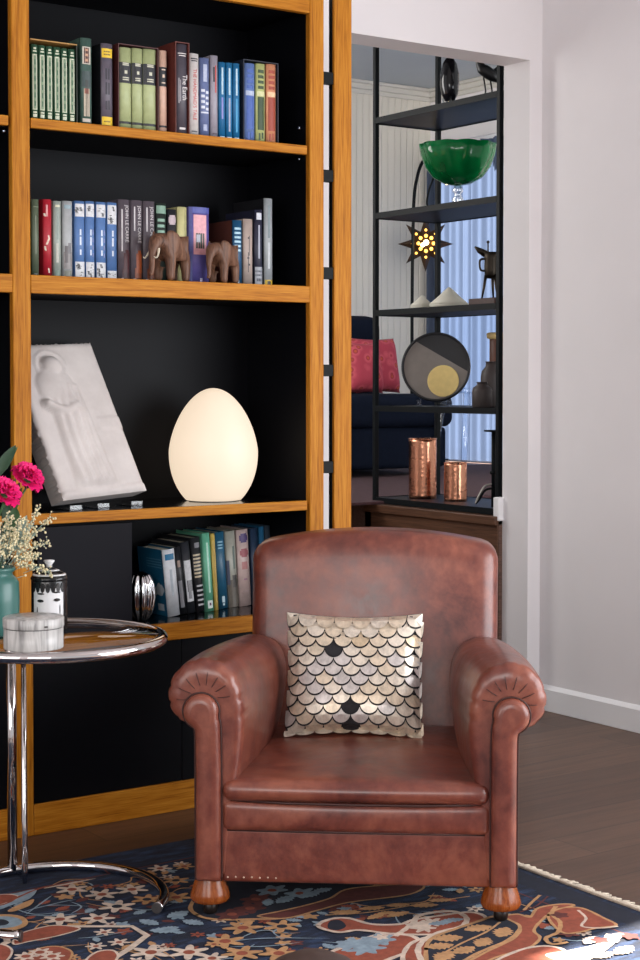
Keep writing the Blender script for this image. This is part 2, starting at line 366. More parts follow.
# ================================================================== BOOKCASE
bc = thing('bookcase', 'tall black bookcase with honey oak frame and shelves against the wall', 'bookcase', (2.2, 4.0, 0))
BCI = Matrix.Translation(Vector((-2.2, -4.0, 0)))
def bpart(name, boxes, parent=bc):
    b = MB()
    for a, c, mm, bv in boxes: b.box(a, c, mm, bv, BCI)
    return b.build(name, parent)
XA0, XA1, XB0, XB1 = 1.717, 1.767, 2.631, 2.680
ZTOP = 2.27
bpart('stile', [((XA0, YB, 0), (XA1, YB+0.022, ZTOP), OAKV, 0.003)])
bpart('stile', [((XB0, YB, 0), (XB1, YB+0.022, ZTOP), OAKV, 0.003)])
bpart('stile', [((0.85, YB, 0), (0.90, YB+0.022, ZTOP), OAKV, 0.003)])
for x0, x1 in ((XA1, XB0), (0.90, XA0)):
    bpart('top_rail', [((x0, YB, 2.2185), (x1, YB+0.022, ZTOP), OAKH, 0.002)])
    bpart('base_rail', [((x0, YB, 0), (x1, YB+0.022, 0.0802), OAKH, 0.002)])
    bpart('fixed_shelf', [((x0, YB, 1.3986), (x1, YB+0.022, 1.4454), OAKH, 0.002), ((x0, YB+0.022, 1.40), (x1, 4.164, 1.4454), BLACK, 0)])
    bpart('bottom_shelf', [((x0, YB, 0.4709), (x1, YB+0.022, 0.516), OAKH, 0.002), ((x0, YB+0.022, 0.475), (x1, 4.164, 0.516), BLACKTOP, 0)])
    for z0, z1 in ((1.819, 1.8442), (0.8047, 0.832)):
        sh = bpart('adjustable_shelf', [((x0+0.005, YB+0.017, z0), (x1-0.005, 4.16, z1), BLACKTOP if z0 < 1 else BLACK, 0)])
        o = bpart('shelf_edge', [((x0+0.003, YB+0.001, z0), (x1-0.008, YB+0.017, z1), OAKH, 0.002)], sh); 
        for px in (x0+0.10, x1-0.22): 
            pass
    w = (x1-x0)/2
    if x0 > 1: xs = ((x0+0.002, 2.2095), (2.2115, x1-0.002))
    else: xs = ((x0+0.002, x1-0.002),)
    for a, c in xs: bpart('door', [((a, YB+0.008, 0.0805), (c, YB+0.024, 0.4700), BLACK, 0.001)])
    bpart('back_panel', [((x0-0.02, 4.164, 0), (x1+0.02, 4.18, ZTOP), BLACK, 0)])
    bpart('top_panel', [((x0-0.02, YB+0.022, 2.225), (x1+0.02, 4.164, 2.25), BLACK, 0)])
for a, c in ((XA0+0.003, XA1-0.003), (XB0+0.003, XB1-0.003), (0.855, 0.895)):
    bpart('side_panel', [((a, YB+0.022, 0), (c, 4.285, ZTOP), BLACK, 0)])
bpart('sliding_door', [((1.782, YB+0.004, 0.517), (2.057, YB+0.020, 0.797), BLACKDOOR, 0.001)])
PINM = metal('steel_pin', (190, 200, 220), 0.25)
def pin(x, y, z, ax):
    b = MB()
    if ax == 'R': b.tube([(x, y, z), (x-0.010, y, z)], 0.005, PINM, 8)
    else: b.tube([(x, y, z), (x, y-0.010, z)], 0.005, PINM, 8)
    o = b.build('shelf_pin', bc); o.data.transform(BCI)
for z in (1.812, 1.90): pin(2.6338, YB+0.05, z, 'R')
for px, py in ((118, 154), (252, 163)): pin(atY(px, py, 4.164).x, 4.164, atY(px, py, 4.164).z, 'B')
for z in (1.81,): 
    b = MB(); b.tube([(1.7203, YB+0.04, z), (1.708, YB+0.04, z)], 0.006, PINM, 8); o = b.build('shelf_pin', bc); o.data.transform(BCI)

up = thing('oak_upright', 'narrow oak upright with black edges fixed beside the bookcase', 'post', (2.747, YB+0.012, 0))
UI = Matrix.Translation(Vector((-2.747, -(YB+0.012), 0)))
one(lambda b: (b.box((2.7165, YB, 0), (2.7775, YB+0.010, 2.6), OAKV, 0.001, UI)), 'oak_face', up)
one(lambda b: (b.box((2.715, YB+0.010, 0), (2.779, YB+0.026, 2.6), STEEL, 0.001, UI)), 'black_backing', up)
for y in (79, 176.5, 273.5, 370.5, 467, 566, 664, 762):
    z = atY(326.5, y, YB+0.02).z
    one(lambda b: b.box((2.681, YB+0.004, z-0.017), (2.716, YB+0.024, z+0.017), STEEL, 0.001, UI), 'spacer_block', up)

# ================================================================== BOOKS
PAGES = cm((214, 204, 182), 0.8, 0, 0.1, 200, 'book_paper')
ROWG = {1: 'books on the top shelf', 2: 'books on the second shelf', 3: 'books on the bottom shelf'}
def make_book(x0, x1, z0, z1, ys, depth, rgb, label, row, prints=(), lean=0.0, rough=0.45, title=None, yaw=0.0, side=None):
    """x0..x1 spine, ys spine plane; prints = (fx0, fx1, fz0, fz1, rgb[, poly])"""
    w, h = x1-x0, z1-z0; cx = (x0+x1)/2
    t = 0.0022; r = min(0.006, w*0.22)
    M = cm(rgb, rough, 0, 0.1, 50)
    MS = cm(side, rough, 0, 0.1, 50) if side else M
    b = MB()
    # covers: left board, right board and a gently rounded spine
    b.box((-w/2, r, 0), (-w/2+t, depth, h), MS, 0.0006); b.box((w/2-t, r, 0), (w/2, depth, h), MS, 0.0006)
    n = 8; rows = []
    for z in (0, h):
        rows.append([(-w/2+w*k/n, r*(1-math.sin(PI*k/n)**0.6), z) for k in range(n+1)] + [(w/2-w*k/n, r*(1-math.sin(PI*k/n)**0.6)+t*1.3, z) for k in range(n+1)])
    b.grid(rows, M, True, True, True)
    o = b.build('book'); o.location = (cx, ys, z0); o.rotation_euler = (0, lean, yaw)
    tag(o, label, 'book', ROWG[row])
    one(lambda q: q.box((-w/2+t, r+0.003, 0.004), (w/2-t, depth-0.004, h-0.004), PAGES), 'page_block', o)
    if prints:
        q = MB()
        for p in prints:
            fx0, fx1, fz0, fz1, c = p[:5]; mm = cm(c, rough, 0, 0.12, 90)
            def sy(u): return r*(1-max(0, math.sin(PI*min(1, max(0, u))))**0.6)-0.0004
            k = 6; rr = []
            for z in (fz0*h, fz1*h): rr.append([(-w/2+w*(fx0+(fx1-fx0)*i/k), sy(fx0+(fx1-fx0)*i/k), z) for i in range(k+1)])
            if len(p) > 5:   # slanted band: shift of the top edge
                rr[1] = [(x+p[5]*w, sy((x+p[5]*w)/w+0.5), z) for x, y, z in rr[1]]
            q.grid(rr, mm, False, False, False)
        q.build('spine_print', o)
    if title:
        body, fz, hh, ww, c = title[:5]; fx = title[5] if len(title) > 5 else 0.5
        T = Matrix.Translation(Vector((-w/2+w*fx, -0.0014, fz*h))) @ Matrix.Rotation(PI/2, 4, 'X') @ Matrix.Rotation(-PI/2, 4, 'Z')
        text_mesh(body, (hh*h, ww*w), cm(c, 0.5, 0, 0.05, 20), 'title', o, T)
    return o
Z1, Z2, Z4 = 1.8443, 1.4455, 0.5161
def rowbook(pa, pb, yt, row, rgb, label, prints=(), ys=YB+0.03, depth=0.15, **k):
    z0 = {1: Z1, 2: Z2, 3: Z4}[row]; pm = (pa+pb)/2
    if row == 2: ys += 0.048
    x0 = atY(pa, yt+30, ys).x+0.0004; x1 = atY(pb, yt+30, ys).x-0.0004; z1 = atY(pm, yt, ys).z
    return make_book(x0, x1, z0, z1, ys, depth, rgb, label, row, prints, **k)
def bars(x0, x1, z0, z1, n, rgb, gap=0.35):
    h = (z1-z0)/n; return [(x0, x1, z0+h*i, z0+h*(i+1-gap), rgb) for i in range(n)]
def vlines(xs, z0, z1, n, rgb, wd=0.08):
    random.seed(int(z0*1000)+n); out = []
    for x in xs:
        z = z0
        for i in range(n):
            l = (z1-z0)/n; out.append((x-wd/2, x+wd/2, z+l*0.06, z+l*(0.6+0.32*random.random()), rgb)); z += l
    return out
# ---- top shelf
ORD = ['leftmost', 'second from left', 'third from left', 'fourth from left', 'fifth from left', 'rightmost']
cr = (196, 202, 178); dg = (58, 98, 70)
G6 = (44, 82, 60)
for i in range(6):
    a = 31.2+7.45*i; fr = [(0.2, 0.8, 0.14, 0.855, (118, 140, 112)), (0.2, 0.8, 0.03, 0.075, cr), (0.22, 0.78, 0.085, 0.11, cr), (0.22, 0.78, 0.90, 0.92, cr), (0.3, 0.7, 0.935, 0.96, cr),
          (0.16, 0.30, 0.13, 0.85, cr), (0.70, 0.84, 0.13, 0.85, cr), (0.16, 0.84, 0.13, 0.15, cr), (0.16, 0.84, 0.845, 0.87, cr)] + [(0.40, 0.60, 0.18+0.11*k, 0.25+0.11*k, (66, 96, 74)) for k in range(6)]
    rowbook(a+0.3, a+7.3, 44.2+1.0*i, 1, G6, '%s of the six matching green books with cream scroll frames' % ORD[i], fr, YB+0.022, 0.13)
sx0 = atY(31.0, 70, YB+0.02).x-0.001; sx1 = atY(76.2, 70, YB+0.02).x+0.001
def f(b):
    z1 = atY(53, 43.5, YB+0.02).z+0.006; e = 0.002; mm = cm((170, 128, 66), 0.5); d = cm((34, 44, 34), 0.5)
    b.box((sx0-0.0, YB+0.020, z1-0.003), (sx1+e, YB+0.17, z1), mm); b.box((sx1, YB+0.020, Z1), (sx1+e, YB+0.17, z1-0.003), d); b.box((sx0, YB+0.16, Z1), (sx1, YB+0.17, z1-0.003), d)
tag(one(f, 'slipcase'), 'tan topped slipcase holding the six matching green books', 'slipcase')
rowbook(80.8, 92.6, 38, 1, (66, 92, 84), 'dark green book with red lettered panel and a spear motif', [(0.15, 0.85, 0.70, 0.90, (196, 190, 176)), (0.28, 0.72, 0.71, 0.89, (74, 34, 30)), (0.36, 0.64, 0.73, 0.76, (196, 150, 120)), (0.36, 0.64, 0.79, 0.82, (196, 150, 120)), (0.36, 0.64, 0.85, 0.875, (196, 150, 120)), (0.1, 0.9, 0.44, 0.62, (58, 74, 74)),
   (0.25, 0.75, 0.10, 0.42, (188, 176, 156)), (0.4, 0.47, 0.10, 0.52, (40, 34, 30)), (0.55, 0.62, 0.10, 0.52, (40, 34, 30)), (0.3, 0.7, 0.36, 0.42, (150, 70, 50)), (0.15, 0.85, 0.035, 0.075, (190, 180, 168))], YB+0.028, 0.15)
rowbook(101.6, 113.4, 43.5, 1, (92, 86, 98), 'grey book with yellow bands at head and foot', [(0.05, 0.95, 0.83, 0.94, (222, 186, 40)), (0.05, 0.95, 0.025, 0.125, (222, 186, 40)), (0.2, 0.75, 0.86, 0.875, (110, 90, 40)), (0.2, 0.75, 0.895, 0.91, (110, 90, 40)), (0.2, 0.75, 0.06, 0.075, (110, 90, 40))] + vlines((0.4, 0.62), 0.2, 0.74, 3, (48, 46, 56), 0.14), YB+0.03, 0.15, side=(22, 22, 26))
LG = (166, 176, 128); BK = (34, 36, 42)
for i, (a, c) in enumerate(((119.6, 132.2), (132.6, 143.6), (143.9, 157.2))):
    pr = [(0.0, 1.0, 0.565, 0.82, BK), (0.0, 1.0, 0.065, 0.095, BK)] + [(0.25, 0.75, z, z+0.014, (196, 196, 176)) for z in (0.60, 0.625, 0.78, 0.80)] + [(0.40, 0.62, 0.68, 0.72, (196, 196, 176))]
    rowbook(a, c, 47.5+0.9*i, 1, LG, '%s of the three lime green books with black bands' % ['leftmost', 'middle', 'rightmost'][i], pr, YB+0.03, 0.14)
MAR = (74, 34, 34)
def slip(pa, pb, yt, rgb, label, ys, dep, z0=Z1):
    x0 = atY(pa, yt+30, ys).x-0.0005; x1 = atY(pb, yt+30, ys).x+0.0005; z1 = atY((pa+pb)/2, yt, ys).z; mm = cm(rgb, 0.5); e = 0.0022
    def f(b):
        b.box((x0-e, ys, z0), (x0, ys+dep, z1), mm); b.box((x1, ys, z0), (x1+e, ys+dep, z1), mm); b.box((x0-e, ys, z1), (x1+e, ys+dep, z1+e), mm); b.box((x0, ys+dep-e, z0), (x1, ys+dep, z1), mm)
    return tag(one(f, 'slipcase'), label, 'slipcase')
slip(119.2, 157.6, 46.5, MAR, 'maroon slipcase around the three lime green books', YB+0.026, 0.17)
rowbook(159.8, 167.6, 50.5, 1, (208, 170, 150), 'slim salmon pink book with black label band', [(0, 1, 0.565, 0.80, BK), (0, 1, 0.065, 0.09, BK), (0.25, 0.75, 0.76, 0.775, (210, 190, 170)), (0.25, 0.75, 0.6, 0.615, (210, 190, 170)), (0.35, 0.65, 0.67, 0.71, (210, 190, 170))], YB+0.03, 0.14)
slip(176.4, 188.6, 43, (96, 44, 38), 'red brown slipcase around the charcoal geography book', YB+0.008, 0.20)
rowbook(176.6, 188.4, 44, 1, (72, 68, 78), 'charcoal book with white title in a red brown slipcase', [(0.12, 0.88, 0.89, 0.90, (210, 206, 204)), (0.2, 0.8, 0.865, 0.875, (210, 206, 204)), (0.25, 0.75, 0.045, 0.07, (200, 196, 196)), (0.18, 0.24, 0.34, 0.62, (180, 176, 180)), (0.3, 0.36, 0.36, 0.6, (160, 156, 160))], YB+0.012, 0.17, title=('The Earth', 0.515, 0.28, 0.40, (226, 222, 222), 0.66))
rowbook(189.6, 199.6, 53.5, 1, (206, 202, 200), 'white book with red lettering down its spine', [(0.15, 0.85, 0.93, 0.945, (50, 50, 56)), (0.2, 0.8, 0.905, 0.918, (50, 50, 56)), (0.2, 0.8, 0.045, 0.06, (70, 70, 76))], YB+0.025, 0.14, title=("THE HANDMAID'S TALE", 0.50, 0.62, 0.34, (196, 52, 48), 0.5))
rowbook(200.4, 210.2, 58, 1, (96, 110, 152), 'slate blue book with pale square blocks along its spine', [(0.3, 0.7, 0.70, 0.92, (170, 180, 206))] + [(0.12, 0.45, z, z+0.035, (206, 212, 226)) for z in (0.36, 0.43, 0.5, 0.57)] + [(0.55, 0.88, z, z+0.035, (206, 212, 226)) for z in (0.34, 0.41, 0.48, 0.55)] + [(0.1, 0.9, 0.30, 0.32, (206, 212, 226)), (0.3, 0.7, 0.08, 0.16, (160, 170, 200))], YB+0.03, 0.14)
rowbook(211.0, 218.6, 55.5, 1, (150, 146, 158), 'slim lilac grey book with red and black spine letters', [(0.3, 0.5, 0.68, 0.86, (44, 42, 50)), (0.55, 0.72, 0.55, 0.88, (190, 70, 66)), (0.2, 0.8, 0.04, 0.06, (80, 70, 80))], YB+0.028, 0.15)
BLU = (22, 100, 148)
for i in range(3):
    a = 219.2+7.15*i
    rowbook(a, a+6.9, 62.2+0.6*i, 1, BLU, '%s of the three matching bright blue books' % ['leftmost', 'middle', 'rightmost'][i], [(0.34, 0.60, 0.58, 0.93, (170, 200, 216)), (0.34, 0.58, 0.26 if i == 0 else 0.1, 0.54, [(128, 130, 196), (150, 160, 186), (60, 150, 196)][i]), (0.15, 0.85, 0.012, 0.032, (190, 210, 220))], YB+0.028, 0.13)
TRI = [((245.0, 255.6), (96, 122, 178), (62, 92, 164), (170, 182, 206), 'blue'), ((256.4, 265.9), (176, 184, 122), (52, 72, 44), (206, 208, 160), 'yellow green'), ((266.8, 277.0), (204, 138, 104), (150, 62, 44), (226, 190, 150), 'orange')]
for i, ((a, c), rgb, dk, lt, nm) in enumerate(TRI):
    rowbook(a, c, 63.2+0.5*i, 1, rgb, '%s book of the three inside the navy slipcase' % nm, [(0.16, 0.84, 0.16, 0.58, dk), (0.1, 0.9, 0.59, 0.65, lt)] + bars(0.2, 0.8, 0.68, 0.95, 4, dk, 0.4) + [(0.25, 0.42, 0.03, 0.12, dk), (0.55, 0.75, 0.05, 0.13, dk)], YB+0.03, 0.13)
slip(244.4, 277.6, 62, (26, 32, 48), 'navy slipcase around the blue, yellow and orange books', YB+0.026, 0.16)
# ---- second shelf
rowbook(31.4, 39.6, 199.3, 2, (92, 104, 84), 'sage green book at the left end of second shelf', [(0.2, 0.8, 0.9, 0.91, (124, 134, 108)), (0.25, 0.75, 0.02, 0.05, (60, 66, 56)), (0.45, 0.6, 0.3, 0.8, (112, 122, 98))], YB+0.03, 0.15)
rowbook(43.2, 52.4, 199.3, 2, (176, 34, 50), 'bright red book crossed by a slanted cream band', [(0.55, 0.75, 0.06, 0.40, (216, 204, 184), -0.45), (0.25, 0.48, 0.42, 0.50, (216, 204, 184), 0.30), (0.55, 0.75, 0.50, 0.82, (216, 204, 184), -0.5), (0.3, 0.5, 0.78, 0.93, (214, 150, 150))], YB+0.028, 0.15)
rowbook(53.6, 61.8, 201, 2, (160, 170, 162), 'pale green book beside the red book', [(0.2, 0.8, 0.92, 0.95, (206, 206, 180)), (0.3, 0.62, 0.2, 0.45, (184, 186, 176)), (0.2, 0.8, 0.0, 0.1, (120, 140, 128)), (0.4, 0.6, 0.5, 0.85, (142, 156, 150))], YB+0.03, 0.14)
rowbook(62.9, 73.2, 201, 2, (168, 172, 174), 'pale grey book with dark speckled foot on second shelf', [(0.1, 0.9, 0.12, 0.34, (136, 132, 132)), (0.2, 0.5, 0.2, 0.42, (104, 100, 102)), (0.15, 0.85, 0.02, 0.10, (124, 126, 116)), (0.5, 0.8, 0.32, 0.46, (112, 110, 114)), (0.15, 0.85, 0.9, 0.95, (140, 160, 168))], YB+0.03, 0.14)
def shards(z0, z1, seed):
    random.seed(seed); out = [(0.06, 0.94, z0, z1, (206, 208, 212))]
    for k in range(5):
        x = 0.08+0.5*random.random(); zz = z0+(z1-z0)*(0.02+0.7*random.random()); out.append((x, x+0.22, zz, zz+(z1-z0)*0.24, (28, 32, 40), random.choice((-0.12, 0.14, 0.2))))
    return out
for i, (a, c) in enumerate(((75.0, 85.6), (85.9, 95.4), (96.4, 106.8), (107.4, 117.8))):
    pr = shards(0.80 if i < 3 else 0.72, 0.965, 20+i) + shards(0.02, 0.22 if i < 3 else 0.12, 40+i) + vlines((0.52,), 0.30, 0.68, 3, (206, 216, 232), 0.16) + ([] if i in (0, 3) else vlines((0.78,), 0.28, 0.66, 4, (150, 150, 186), 0.10))
    rowbook(a, c, [201, 201.2, 202, 202.5][i], 2, (84, 120, 174), '%s of the four blue books with black and white shards' % ['leftmost', 'second', 'third', 'rightmost'][i], pr, YB+0.03, 0.14)
for i, (a, c, blot) in enumerate(((118.6, 130.8, (70, 24, 30)), (131.2, 143.2, (146, 70, 30)), (143.6, 155.6, (124, 62, 34)))):
    pr = [(0.42, 0.92, 0.10, 0.34, blot), (0.3, 0.9, 0.03, 0.16, tuple(int(v*0.85) for v in blot)), (0.55, 0.85, 0.3, 0.38, blot), (0.2, 0.4, 0.012, 0.03, (190, 186, 186)), (0.24, 0.34, 0.36, 0.88, (200, 196, 198)) if i == 0 else (0.24, 0.34, 0.62, 0.92, (200, 196, 198))]
    rowbook(a, c, [199.5, 200.3, 201.2][i], 2, (88, 80, 88), '%s of the three grey brown thrillers with rust stains on spine' % ['leftmost', 'middle', 'rightmost'][i], pr, YB+0.028, 0.14, title=('JOHN LE CARR\u00c9', 0.70, 0.46, 0.26, (214, 210, 212), 0.66))
rowbook(156.2, 167.2, 203.2, 2, (34, 46, 42), 'black green book with mint band behind the larger elephant', [(0.06, 0.94, 0.87, 0.97, (112, 146, 128))] + bars(0.15, 0.8, 0.62, 0.84, 3, (124, 160, 142), 0.5), YB+0.034, 0.14)
rowbook(167.9, 177.3, 209.3, 2, (36, 38, 44), 'black book with a round pale emblem at its head', [(0.2, 0.8, 0.79, 0.92, (180, 164, 170)), (0.12, 0.88, 0.815, 0.895, (180, 164, 170)), (0.42, 0.54, 0.4, 0.7, (150, 150, 156))], YB+0.034, 0.14)
rowbook(177.8, 187.8, 207, 2, (196, 192, 140), 'plain pale yellow book between black and purple books', [(0.7, 0.95, 0.0, 1.0, (170, 166, 118))], YB+0.034, 0.14)
rowbook(189.6, 210.0, 207.2, 2, (92, 84, 150), 'thick purple book with a pink picture plate', [(0.2, 0.84, 0.38, 0.90, (214, 156, 164)), (0.3, 0.76, 0.46, 0.66, (50, 66, 56)), (0.34, 0.52, 0.54, 0.64, (180, 186, 200)), (0.5, 0.62, 0.02, 0.07, (190, 186, 214)), (0.0, 1.0, 0.92, 1.0, (66, 74, 150)), (0.0, 0.14, 0.0, 1, (66, 70, 130))], YB+0.026, 0.16)
rowbook(233.4, 243.0, 220.2, 2, (24, 74, 110), 'blue spined book with brown cover beside the smaller elephant', bars(0.15, 0.82, 0.52, 0.92, 6, (160, 196, 214), 0.5)+[(0.3, 0.6, 0.03, 0.08, (160, 190, 206))], YB+0.03, 0.14, side=(88, 48, 34))
rowbook(243.8, 253.6, 219, 2, (172, 156, 148), 'pinkish beige book with fine black script', [(0.42, 0.5, 0.2, 0.5, (70, 62, 62)), (0.52, 0.6, 0.45, 0.75, (80, 70, 70)), (0.4, 0.62, 0.7, 0.73, (60, 54, 54)), (0.36, 0.56, 0.4, 0.43, (60, 54, 54)), (0.5, 0.66, 0.3, 0.33, (70, 62, 62))], YB+0.03, 0.14)
rowbook(255.0, 263.4, 209.8, 2, (34, 36, 56), 'navy book with silver disc and silver foot', [(0.2, 0.8, 0.87, 0.96, (190, 194, 204)), (0.06, 0.94, 0.0, 0.25, (150, 154, 162)), (0.2, 0.8, 0.06, 0.10, (60, 62, 76)), (0.4, 0.58, 0.36, 0.80, (160, 164, 180))]+bars(0.1, 0.9, 0.13, 0.23, 2, (70, 74, 84), 0.5), YB+0.028, 0.16)
rowbook(264.8, 273.4, 198.4, 2, (150, 156, 160), 'tall silver grey book with a yellow badge at its foot', [(0.06, 0.94, 0.0, 0.075, (196, 164, 50)), (0.3, 0.7, 0.02, 0.06, (40, 36, 30)), (0.35, 0.6, 0.55, 0.92, (110, 124, 130)), (0.35, 0.6, 0.2, 0.5, (176, 182, 186))], YB+0.028, 0.17, side=(26, 26, 30))
# ---- bottom shelf: leaning a little to the left
def lowbook(pb, yb, pt, yt, wpx, rgb, label, prints=(), dep=0.16, title=None, side=None, yaw=0.0):
    P = atZ(pb, yb, Z4); d = (P-CAM).dot(FW); w = wpx/FPX*d*1.0/0.82
    dep = min(dep, 4.155-P.y)
    T = atY(pt, yt, P.y); lean = -math.atan2(P.x-T.x, T.z-P.z); h = math.hypot(P.x-T.x, T.z-P.z)
    z0 = Z4 + abs(math.sin(lean))*w/2
    return make_book(P.x-w/2, P.x+w/2, z0, z0+h, P.y, dep, rgb, label, 3, prints, lean, 0.4, title, yaw, side)
WH = (206, 210, 216); KB = (30, 31, 36)
fb = lowbook(175.0, 616.6, 168.8, 550.0, 11.5, WH, 'white spined book with blue cover at front of bottom shelf', [(0.15, 0.85, 0.84, 0.93, (40, 110, 150)), (0.4, 0.6, 0.3, 0.7, (170, 180, 190))], 0.15, side=(28, 98, 134))
def f(b):
    hx = min(v.co.x for v in fb.data.vertices)-0.0006; wc = cm((198, 206, 214), 0.5); h = max(v.co.z for v in fb.data.vertices)
    def sh(c, ry, rz, n=18, j=0.25):
        random.seed(int(c[0]*1000)); b.faces([(hx, c[0]+ry*(1+random.uniform(-j, j))*math.cos(2*PI*i/n), (c[1]+rz*(1+random.uniform(-j, j))*math.sin(2*PI*i/n))*h) for i in range(n)], [tuple(range(n))], wc)
    sh((0.035, 0.38), 0.022, 0.10); sh((0.07, 0.36), 0.018, 0.07); sh((0.10, 0.30), 0.012, 0.05)
    b.faces([(hx, y, z*h) for y, z in ((0.02, 0.08), (0.055, 0.08), (0.055, 0.18), (0.02, 0.18))], [(0, 1, 2, 3)], wc)
    for k in range(4): b.faces([(hx, y, z*h) for y, z in ((0.015, 0.72+0.04*k), (0.10, 0.72+0.04*k), (0.10, 0.733+0.04*k), (0.015, 0.733+0.04*k))], [(0, 1, 2, 3)], cm((96, 150, 180), 0.5))
one(f, 'cover_print', fb)
lowbook(184.2, 614.6, 177.0, 547.5, 7.0, KB, 'black book directly behind the white spined book', [(0.2, 0.7, 0.1, 0.5, (120, 120, 126)), (0.3, 0.7, 0.7, 0.8, (150, 130, 120))], 0.17)
lowbook(192.0, 613.4, 185.0, 542.5, 8.5, (40, 42, 48), 'black book with large white panel on its spine', [(0.18, 0.9, 0.16, 0.74, (196, 198, 202)), (0.3, 0.9, 0.3, 0.46, (84, 84, 90)), (0.35, 0.7, 0.2, 0.3, (120, 120, 126))], 0.17)
lowbook(202.2, 611.8, 195.6, 538.0, 9.5, (36, 36, 40), 'black book covered with rows of pale cut letters', bars(0.12, 0.86, 0.46, 0.80, 7, (190, 176, 150), 0.5)+bars(0.2, 0.9, 0.08, 0.40, 5, (176, 176, 180), 0.6)+[(0.3, 0.8, 0.86, 0.93, (110, 110, 116))], 0.17)
lowbook(211.0, 611.6, 206.2, 533.5, 7.6, (98, 170, 140), 'mint green paperback with a white dot at its foot', [(0.2, 0.8, 0.04, 0.14, (214, 226, 220)), (0.38, 0.62, 0.075, 0.11, (90, 60, 90)), (0.4, 0.62, 0.24, 0.88, (168, 214, 194))], 0.15)
lowbook(217.0, 610.4, 212.8, 533.8, 4.0, (206, 176, 92), 'thin yellow paperback between mint and teal books', [(0.3, 0.7, 0.1, 0.9, (176, 146, 72))], 0.15)
lowbook(224.2, 608.8, 219.4, 532.4, 9.5, (32, 84, 112), 'dark teal book with white motif at head and foot', bars(0.25, 0.75, 0.78, 0.90, 3, (120, 164, 184), 0.5)+[(0.36, 0.64, 0.08, 0.16, (170, 196, 206)), (0.4, 0.6, 0.04, 0.07, (170, 196, 206))], 0.16)
lowbook(234.8, 607.4, 230.2, 531.6, 10.0, (150, 150, 140), 'grey photograph covered book beside the teal book', [(0.06, 0.94, 0.0, 0.36, (92, 86, 78)), (0.45, 0.9, 0.26, 0.42, (60, 58, 56)), (0.6, 0.78, 0.5, 0.80, (96, 110, 104)), (0.0, 0.25, 0.30, 0.62, (70, 76, 96))], 0.16)
lowbook(246.4, 606.2, 242.6, 530.0, 11.5, (190, 168, 164), 'pale pink book with purple and rose discs', [(0.3, 0.78, 0.83, 0.95, (76, 60, 110)), (0.2, 0.88, 0.855, 0.925, (76, 60, 110)), (0.3, 0.78, 0.64, 0.75, (160, 92, 100)), (0.2, 0.88, 0.665, 0.725, (160, 92, 100)), (0.3, 0.78, 0.48, 0.58, (180, 124, 124)), (0.4, 0.7, 0.34, 0.36, (150, 110, 130)), (0.3, 0.8, 0.19, 0.2, (150, 130, 130))], 0.16)
for k, (px, yt, c, wd, lab) in enumerate(((254.6, 528.5, (40, 58, 84), 7.5, 'navy book leaning right of the pale pink book'), (261.8, 527.0, (46, 108, 150), 5, 'thin bright blue book just above the armchair back'), (267.6, 526.0, (70, 84, 100), 5.5, 'slate book at right end of the bottom shelf behind armchair'))):
    lowbook(px+2.6, 604.8-1.1*k, px, yt, wd, c, lab, (), 0.17)

# ================================================================== SHELF ORNAMENTS
# plaster relief slab
L0 = atY(64, 500, 3.885); R0 = atY(146.5, 490, 3.945); T0 = atY(90.5, 341, 4.10)
ex = (R0-L0); wS = ex.length; ex.normalize()
ey = (T0-R0); ey = ey - ex*ey.dot(ex)*0.0; hS = ey.length; ey.normalize()
ez = ex.cross(ey).normalized()     # towards the viewer
rl = thing('plaster_relief', 'white plaster relief slab of a robed figure leaning in the bookcase', 'relief', (R0.x-0.1, R0.y+0.03, 0.832))
RLI = Matrix.Translation(-rl.location)
PLA = plaster_mat(); WT = wS+0.005
def fig_h(u, v):
    """raised robed figure, u 0..1 from left to right, v 0..1 from foot to head"""
    h = 0.0
    c = 0.36+0.05*(v-0.5)
    def bump(du, dv, ru, rv, a): 
        d = (du/ru)**2+(dv/rv)**2
        return a*max(0, 1-d)**0.6 if d < 1 else 0
    h = max(h, bump(u-0.40, v-0.845, 0.115, 0.065, 0.017))
    h = max(h, bump(u-0.37, v-0.70, 0.22, 0.14, 0.013))
    w = 0.17+0.08*(1-v)
    if 0.05 < v < 0.72:
        du = abs(u-(0.42+0.02*(1-v)))/w
        if du < 1: h = max(h, (0.012+0.0022*math.sin(u*70+3*math.sin(v*5)))*max(0, 1-du**3)**0.7*min(1, (v-0.05)/0.05))
    for k in range(13):       # bent arm across the body
        t = k/12; h = max(h, bump(u-(0.19+0.30*t), v-(0.60-0.04*math.sin(t*PI)-0.02*t), 0.055, 0.035, 0.017))
    h *= 1.45
    d = math.hypot((u-0.40)/0.17, (v-0.845)/0.095)   # thin halo ring
    if abs(d-1) < 0.10: h = max(h, 0.006*(1-abs(d-1)/0.10))
    if u > 0.70 and 0.42 < v < 0.50: h = max(h, 0.003)
    if v < 0.05: h = max(h, 0.004)
    return h
